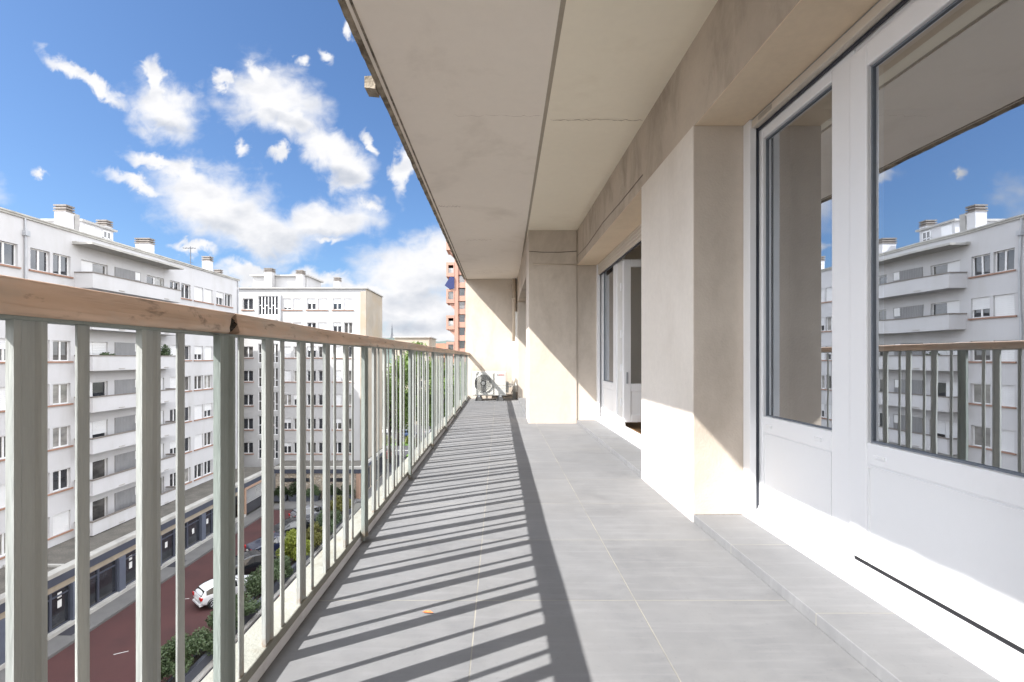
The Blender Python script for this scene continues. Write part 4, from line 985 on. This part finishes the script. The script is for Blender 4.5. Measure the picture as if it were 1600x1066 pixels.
# ================================================================== CARS
def car(kind, mat, label, x, y, rz, group='cars parked in the courtyard'):
    """local +x is the front; origin on the ground under the middle"""
    t = thing('parked_car', (0, 0, 0), label, 'car', group)
    if kind == 'hatch': L_, Wd = 3.98, .84; prof = [(-1.98, .55, .84, .84, .70), (-1.92, .32, .93, .96, .79), (-1.66, .24, .97, 1.27, .83), (-1.15, .2, .96, 1.43, .84), (-.4, .18, .93, 1.46, .84), (.30, .18, .91, 1.37, .84), (1.0, .2, .90, .97, .84), (1.45, .22, .82, .86, .82), (1.82, .28, .70, .73, .76), (1.98, .4, .60, .60, .66)]
    else: L_, Wd = 4.55, .88; prof = [(-2.28, .5, .86, .86, .76), (-2.2, .32, .94, .95, .82), (-1.75, .24, .97, .99, .85), (-1.05, .2, .96, 1.34, .87), (-.35, .18, .94, 1.44, .88), (.25, .18, .92, 1.38, .88), (1.0, .2, .90, .96, .88), (1.6, .22, .82, .85, .86), (2.1, .28, .70, .72, .80), (2.28, .4, .58, .60, .68)]
    R_ = []
    for (xx, zb_, belt, roof, w) in prof:
        tall = roof-belt > .12; wr = w*(.76 if tall else .9)
        R_.append([(xx, -w*.86, zb_), (xx, -w, zb_+.16), (xx, -w, belt-.12), (xx, -w*.96, belt), (xx, -wr, roof-.05 if tall else belt+(roof-belt)*.5), (xx, -wr*.75, roof), (xx, wr*.75, roof), (xx, wr, roof-.05 if tall else belt+(roof-belt)*.5), (xx, w*.96, belt), (xx, w, belt-.12), (xx, w, zb_+.16), (xx, w*.86, zb_)])
    mb = MB(); k = 12
    for r in R_: mb.v += r
    for i in range(len(R_)-1):
        for j in range(k): mb.f.append((i*k+j, i*k+(j+1)%k, (i+1)*k+(j+1)%k, (i+1)*k+j))
    mb.f.append(tuple(range(k))); mb.f.append(tuple((len(R_)-1)*k+j for j in range(k)))
    o = mb.build('body', mat, t, smooth=True, center=False)
    ss = o.modifiers.new('round', 'SUBSURF'); ss.levels = 2; ss.render_levels = 2; ss.subdivision_type = 'CATMULL_CLARK'
    # glazing: panels set just outside the cabin sides and ends
    def lerp(a, b, f): return tuple(a[i]+(b[i]-a[i])*f for i in range(3))
    def pan(a, b, c, d, out, m=.08):
        n_ = (Vector(b)-Vector(a)).cross(Vector(d)-Vector(a)).normalized()
        if n_.dot(Vector(out)) < 0: n_ = -n_
        cen = tuple(sum(p[i] for p in (a, b, c, d))/4 for i in range(3))
        return [tuple(Vector(lerp(p, cen, m))+n_*.012) for p in (a, b, c, d)]
    ir = 2 if kind == 'hatch' else 3
    for (j, jj, s) in ((3, 4, -1), (8, 7, 1)):
        sg = MB()
        for i in range(ir, 5): sg.quad(*pan(R_[i][j], R_[i+1][j], R_[i+1][jj], R_[i][jj], (0, s, .2), .1))
        a, b, c = R_[5][j], R_[6][j], R_[5][jj]; b2 = lerp(a, b, .62); d_ = lerp(c, R_[6][jj], .25)
        sg.quad(*pan(a, b2, d_, c, (0, s, .2), .1)); sg.build('side_window', 'car_glass', t, center=False)
    MB().quad(*pan(R_[5][4], R_[5][7], R_[6][8], R_[6][3], (1, 0, 1), .09)).build('windscreen', 'car_glass', t, center=False)
    MB().quad(*pan(R_[ir-1][3], R_[ir-1][8], R_[ir][7], R_[ir][4], (-1, 0, .6), .12)).build('rear_window', 'car_glass', t, center=False)
    wx = L_*.315
    for sx in (-wx, wx):
        for s in (-1, 1):
            yy = s*(Wd-.09)
            wh = MB().cyl((sx, yy-.1, .31), (sx, yy+.1, .31), .31, 24).build('wheel', 'tyre', t, bevel=.03, center=False)
            rm = MB(); yo = yy+s*.105
            rm.ring((sx, yo, .31), .19, .018, 'Y', 24, 5); rm.cyl((sx, yo-.01, .31), (sx, yo+.01, .31), .06, 12)
            for q_ in range(5):
                a = 2*math.pi*q_/5; rm.tube([(sx, yo, .31), (sx+.19*math.cos(a), yo, .31+.19*math.sin(a))], .024, 6)
            rm.build('rim', 'rim', wh, center=False)
    ar = MB()
    for sx in (-wx, wx):
        for s in (-1, 1):
            yy = s*(Wd+.004); pts = [(sx+.37*math.cos(a), yy, .33+.37*math.sin(a)) for a in [math.pi*i/12 for i in range(13)]]
            ar.tube(pts, .03, 5)
    ar.build('wheel_arch', 'tyre', t, center=False)
    xr, xf = prof[0][0], prof[-1][0]
    for s in (-1, 1):
        ya, yb = sorted((s*Wd*.55, s*Wd*.93)); MB().box(xr-.01, xr+.14, ya, yb, .70, .90).build('tail_light', 'lamp_red', t, bevel=.02, center=False)
        MB().box(xf-.22, xf-.02, ya, yb, .56, .68).build('headlight', 'lamp_clear', t, bevel=.02, center=False)
        MB().box(.55, .72, *sorted((s*(Wd+.01), s*(Wd+.17))), .92, 1.03).build('wing_mirror', mat, t, bevel=.02, center=False)
    MB().box(xr-.03, xr, -.26, .26, .62, .73).build('number_plate', 'plate', t, center=False)
    MB().box(xr-.035, xr+.2, -Wd*.8, Wd*.8, .30, .46).build('rear_bumper', mat, t, bevel=.04, center=False)
    t.location = (x, y, GZ); t.rotation_euler = (0, 0, R(rz)); W[t.name] = Vector((x, y, GZ)); return t
car('hatch', 'car_white', 'white hatchback parked nose in towards the planter shrubs', -17.4, 30.8, 50).scale = (.93, .93, .93)
car('saloon', 'car_black', 'black car parked directly beyond the white hatchback', -17.6, 34.6, 46)
car('saloon', 'car_navy', 'dark navy saloon with silver wheels beside the bright yellow shrub', -17.6, 38.2, 46)
car('saloon', 'car_black', 'black saloon parked second from the far end of the courtyard', -17.6, 41.9, 46)
car('hatch', 'car_silver', 'silver car parked furthest away in the courtyard', -17.7, 45.5, 46)
G2 = 'cars parked along the driveway'
car('hatch', 'car_red', 'red car parked along the driveway behind the railing', -12.3, 28.3, 90, G2)
car('saloon', 'car_silver', 'silver saloon parked ahead of the red car on the driveway', -12.3, 33.4, 90, G2)
car('saloon', 'car_black', 'black car parked midway along the driveway', -12.3, 39.4, 90, G2)
car('saloon', 'car_navy', 'dark blue car parked at the far end of the driveway', -12.3, 45.4, 90, G2)
G3 = 'cars on the street beyond'
car('saloon', 'car_white', 'white car on the far street beyond the tree trunks', -23.5, 97, 0, G3)
car('hatch', 'car_blue', 'blue car on the far street behind the railing', -17.6, 93, 10, G3)
car('saloon', 'car_silver', 'silver car on the far street near the green verge', -12.5, 94, 5, G3)
car('hatch', 'car_red', 'small red car on the near lane of the far street', -17.2, 73.5, 90, G3)
# green verges and bushes of the street
setting(bx('verge', 'lawn', None, -40, 20, 84, 87, GZ-.05, GZ+.12)); setting(bx('verge', 'lawn', None, -14.5, -8, 74.4, 76.5, GZ-.05, GZ+.14))
for k, (a, b) in enumerate(((-40, 79.5), (-30, 81.5), (-20, 79.5), (-10, 81.5))):
    setting(MB().quad((a, b, GZ), (a+7, b, GZ), (a+7, b+.25, GZ), (a, b+.25, GZ)).build('lane_mark', 'road_white'))
for k, (xx, yy) in enumerate(((-15.6, 85.5), (-12.4, 85.2), (-20.0, 85.6))):
    shrub(xx, yy, 1.2, .9, 1.3, ['clipped round bush on the verge left of the tree trunk', 'clipped round bush on the verge, furthest right', 'clipped round bush on the verge beside the tan building'][k], 'leaf_yellow', 60+k, 900, .14, GZ+.1, 'bush', 'bush', 'bushes on the street verge')

# ================================================================== FAR BUILDINGS, TOWER, HILL
def house(name, label, x0, x1, y0, y1, z1, mat, roof=None, floors=None, cat='house', win=(1.1, 1.5), face_x=False):
    t = thing(name, ((x0+x1)/2, y0, GZ), label, cat, 'buildings in the distance')
    f = Fac('Y', y0); holes = []; fl = 3.0; nz = int((z1-GZ-1)/fl); nx = max(1, int((x1-x0)/3.0))
    for i in range(nx):
        u = x0+(x1-x0)*(i+.5)/nx
        for k in range(nz): v = z1-1.1-win[1]-k*fl; holes.append((u-win[0]/2, u+win[0]/2, v, v+win[1]))
    mb = wall_holes(f, x0, x1, GZ, z1, holes, .2)
    mb.quad((x0, y0, GZ), (x0, y1, GZ), (x0, y1, z1), (x0, y0, z1)).quad((x1, y0, GZ), (x1, y1, GZ), (x1, y1, z1), (x1, y0, z1)).quad((x0, y1, GZ), (x1, y1, GZ), (x1, y1, z1), (x0, y1, z1)).quad((x0, y0, z1), (x1, y0, z1), (x1, y1, z1), (x0, y1, z1))
    mb.build('wall', mat, t)
    for h in holes[:90]:
        b = MB(); f.box(b, h[0], h[1], h[2], h[3], -.19, -.15); b.build('window', 'pane_dark', t)
    if roof:
        m_ = (y0+y1)/2; MB().prism([(y0-.4, z1-.05), (y1+.4, z1-.05), (m_, z1+roof)], 'X', x0-.4, x1+.4).build('roof', 'tile_roof', t)
    else: MB().box(x0-.3, x1+.3, y0-.3, y1+.3, z1, z1+.25).build('coping', 'pale_concrete', t)
    return t
house('apartment_building', 'cream flat roofed building standing behind the street trees', -24.5, -16.4, 112, 124, 5.6, 'cream', cat='building')
house('apartment_building', 'salmon pink building between the trees and the orange roofs', -19.8, -13.6, 128, 140, 2.0, 'salmon', cat='building')
house('house', 'white house with a low roof left of the orange roofs', -27, -20.5, 175, 185, 5.0, 'facade_white', 1.2)
house('house', 'house with a bright orange tiled roof below the wooded hill', -23.0, -12.5, 160, 172, 3.6, 'salmon', 1.9)
house('house', 'cream house with an orange roof just left of the pink tower', -12.3, -8.0, 150, 160, 2.6, 'cream', 1.8)
house('apartment_building', 'pale building low behind the closely spaced railing bars', -12.9, -5.0, 122, 134, -1.2, 'cream', cat='building')

# pink tower block with stacked box balconies
T = thing('tower_block', (0, 104, GZ), 'tall salmon pink tower block with projecting box balconies and a blue awning', 'tower block')
FT = Fac('Y', 100); holes = []
zs = [33.1-2.75*k for k in range(17)]
for k, z_ in enumerate(zs):
    for u in (-8.35, -3.4, .6, 4.6): holes.append((u, u+1.15, z_, z_+(2.05 if k % 2 else 1.6)))
mb = wall_holes(FT, -9.3, 9, GZ, 36.5, holes, .5)
mb.quad((-9.3, 100, GZ), (-9.3, 112, GZ), (-9.3, 112, 36.5), (-9.3, 100, 36.5)).quad((9, 100, GZ), (9, 112, GZ), (9, 112, 36.5), (9, 100, 36.5)).quad((-9.3, 100, 36.5), (9, 100, 36.5), (9, 112, 36.5), (-9.3, 112, 36.5))
mb.build('wall', 'tower_pink', T); rt = random.Random(4)
for h in holes:
    b = MB(); FT.box(b, h[0], h[1], h[2], h[3], -.48, -.42); w_ = b.build('window', rt.choice(['pane_dark', 'pane_mid', 'pane_curtain']), T)
pil_ = MB()
for u in (-9.3, -6.9): FT.box(pil_, u, u+.75, GZ, 36.4, .01, .55)
for k in range(17): FT.box(pil_, -8.55, -6.9, zs[k]-1.15, zs[k]-.05, .01, .35)
pil_.build('rib', 'tower_pink', T)
for k in range(7):
    z0, z1 = 17.76-5.5*(k-2), 20.7-5.5*(k-2)
    fr = MB(); a, b = -11.0, -9.31; y0, y1 = 99.4, 104
    fr.box(a, b, y0, y1, z0, z0+.75).box(a, b, y0, y1, z1-.55, z1).box(a, a+.42, y0, y1, z0+.75, z1-.55).box(b-.2, b, y0, y1, z0+.75, z1-.55).box(a+.42, b-.2, y1-.2, y1, z0+.75, z1-.55)
    fr.prism([(b-1.3, z0), (b, z0), (b, z0-1.3)], 'Y', y0+.3, y1-.3)
    bo = fr.build('box_balcony', 'tower_pink', T); MB().box(a+.42, b-.2, y0+.25, y0+.3, z0+.75, z1-.55-(0 if k % 2 else .6)).build('window', 'pane_mid' if k % 2 else 'pane_curtain', bo)
MB().prism([(-11.3, 15.9), (-10.2, 17.7), (-9.32, 17.6), (-9.32, 15.3), (-10.2, 15.1)], 'Y', 99.2, 99.5).build('awning', 'awning_blue', T)

# wooded hill and the lattice mast on it
mb = MB(); rh = random.Random(8); nx, ny = 150, 8; Hx = lambda x: max(20, min(80, 57 + (-190-x)*.06)) + 2.5*math.sin(x*.03) + 1.5*math.sin(x*.071)
for j in range(ny+1):
    for i in range(nx+1):
        x = -1400+2000*i/nx; f = math.sin(math.pi*.5*min(1, j/5)); mb.v.append((x, 1300+60*j, GZ-2+(Hx(x)-GZ)*f+rh.uniform(-2.4, 2.4)*(j > 0)))
for j in range(ny):
    for i in range(nx): a = j*(nx+1)+i; mb.f.append((a, a+1, a+nx+2, a+nx+1))
setting(mb.build('hill', 'hill', None))
mt = thing('lattice_mast', (-345, 1550, 62), 'dark lattice radio tower standing on the distant hill', 'tower')
mb = MB(); bx0, by0, h0, hh = -347, 1550, 63, 48
def wd(f): return 4.2*(1-f)**2.2 + .6
for s1 in (-1, 1):
    for s2 in (-1, 1): mb.tube([(bx0+s1*wd(f), by0+s2*wd(f), h0+hh*f*.86) for f in [i/8 for i in range(9)]], .5, 4)
for i in range(9):
    f = i/9; g_ = (i+1)/9
    for s2 in (-1, 1):
        mb.tube([(bx0-wd(f), by0+s2*wd(f), h0+hh*f*.86), (bx0+wd(g_), by0+s2*wd(g_), h0+hh*g_*.86)], .5, 4); mb.tube([(bx0+wd(f), by0+s2*wd(f), h0+hh*f*.86), (bx0-wd(g_), by0+s2*wd(g_), h0+hh*g_*.86)], .5, 4)
mb.build('lattice', 'steel_dark', mt)
MB().box(bx0-2.6, bx0+2.6, by0-2.6, by0+2.6, h0+hh*.62, h0+hh*.66).build('platform', 'steel_dark', mt); MB().cyl((bx0, by0, h0+hh*.8), (bx0, by0, h0+hh), .5, 6).build('spire', 'steel_dark', mt)

# small things on the balconies opposite
def pot(x, y, z, label, seed, s=1.0):
    t = thing('potted_plant', (x, y, z), label, 'potted plant', 'plants on the opposite balconies'); rg = random.Random(seed)
    MB().prism([(y-.2*s, z), (y+.2*s, z), (y+.26*s, z+.45*s), (y-.26*s, z+.45*s)], 'X', x-.2*s, x+.2*s).build('pot', 'terracotta', t)
    mb = MB(); leaves(mb, [(Vector((x+rg.uniform(-.2, .2), y+rg.uniform(-.4, .4), z+s*rg.uniform(.6, 1.3))), .35*s) for _ in range(6)], 700, .1, rg); mb.build('foliage', 'leaf_hedge', t)
zf = lambda r: rows[r]-.52
pot(-27.6, 39.6, zf(2), 'bushy potted plant at the right end of an opposite balcony', 1, 1.15)
pot(-27.6, 33.6, zf(2), 'low potted plant by the balcony door on the opposite building', 2, .8)
ld = thing('step_ladder', (-27.4, 37.5, zf(4)), 'small white step ladder leaning on an opposite balcony', 'ladder'); z_ = zf(4)
MB().tube([(-27.4, 37.2, z_), (-27.6, 37.3, z_+1.7)], .03, 6).tube([(-27.4, 37.7, z_), (-27.6, 37.6, z_+1.7)], .03, 6).build('rail', 'frame_white', ld)
mb = MB()
for k in range(5): f = (k+1)/6; mb.box(-27.45-.2*f, -27.38-.2*f, 37.25, 37.65, z_+1.7*f, z_+1.7*f+.03)
mb.build('rung', 'frame_white', ld)
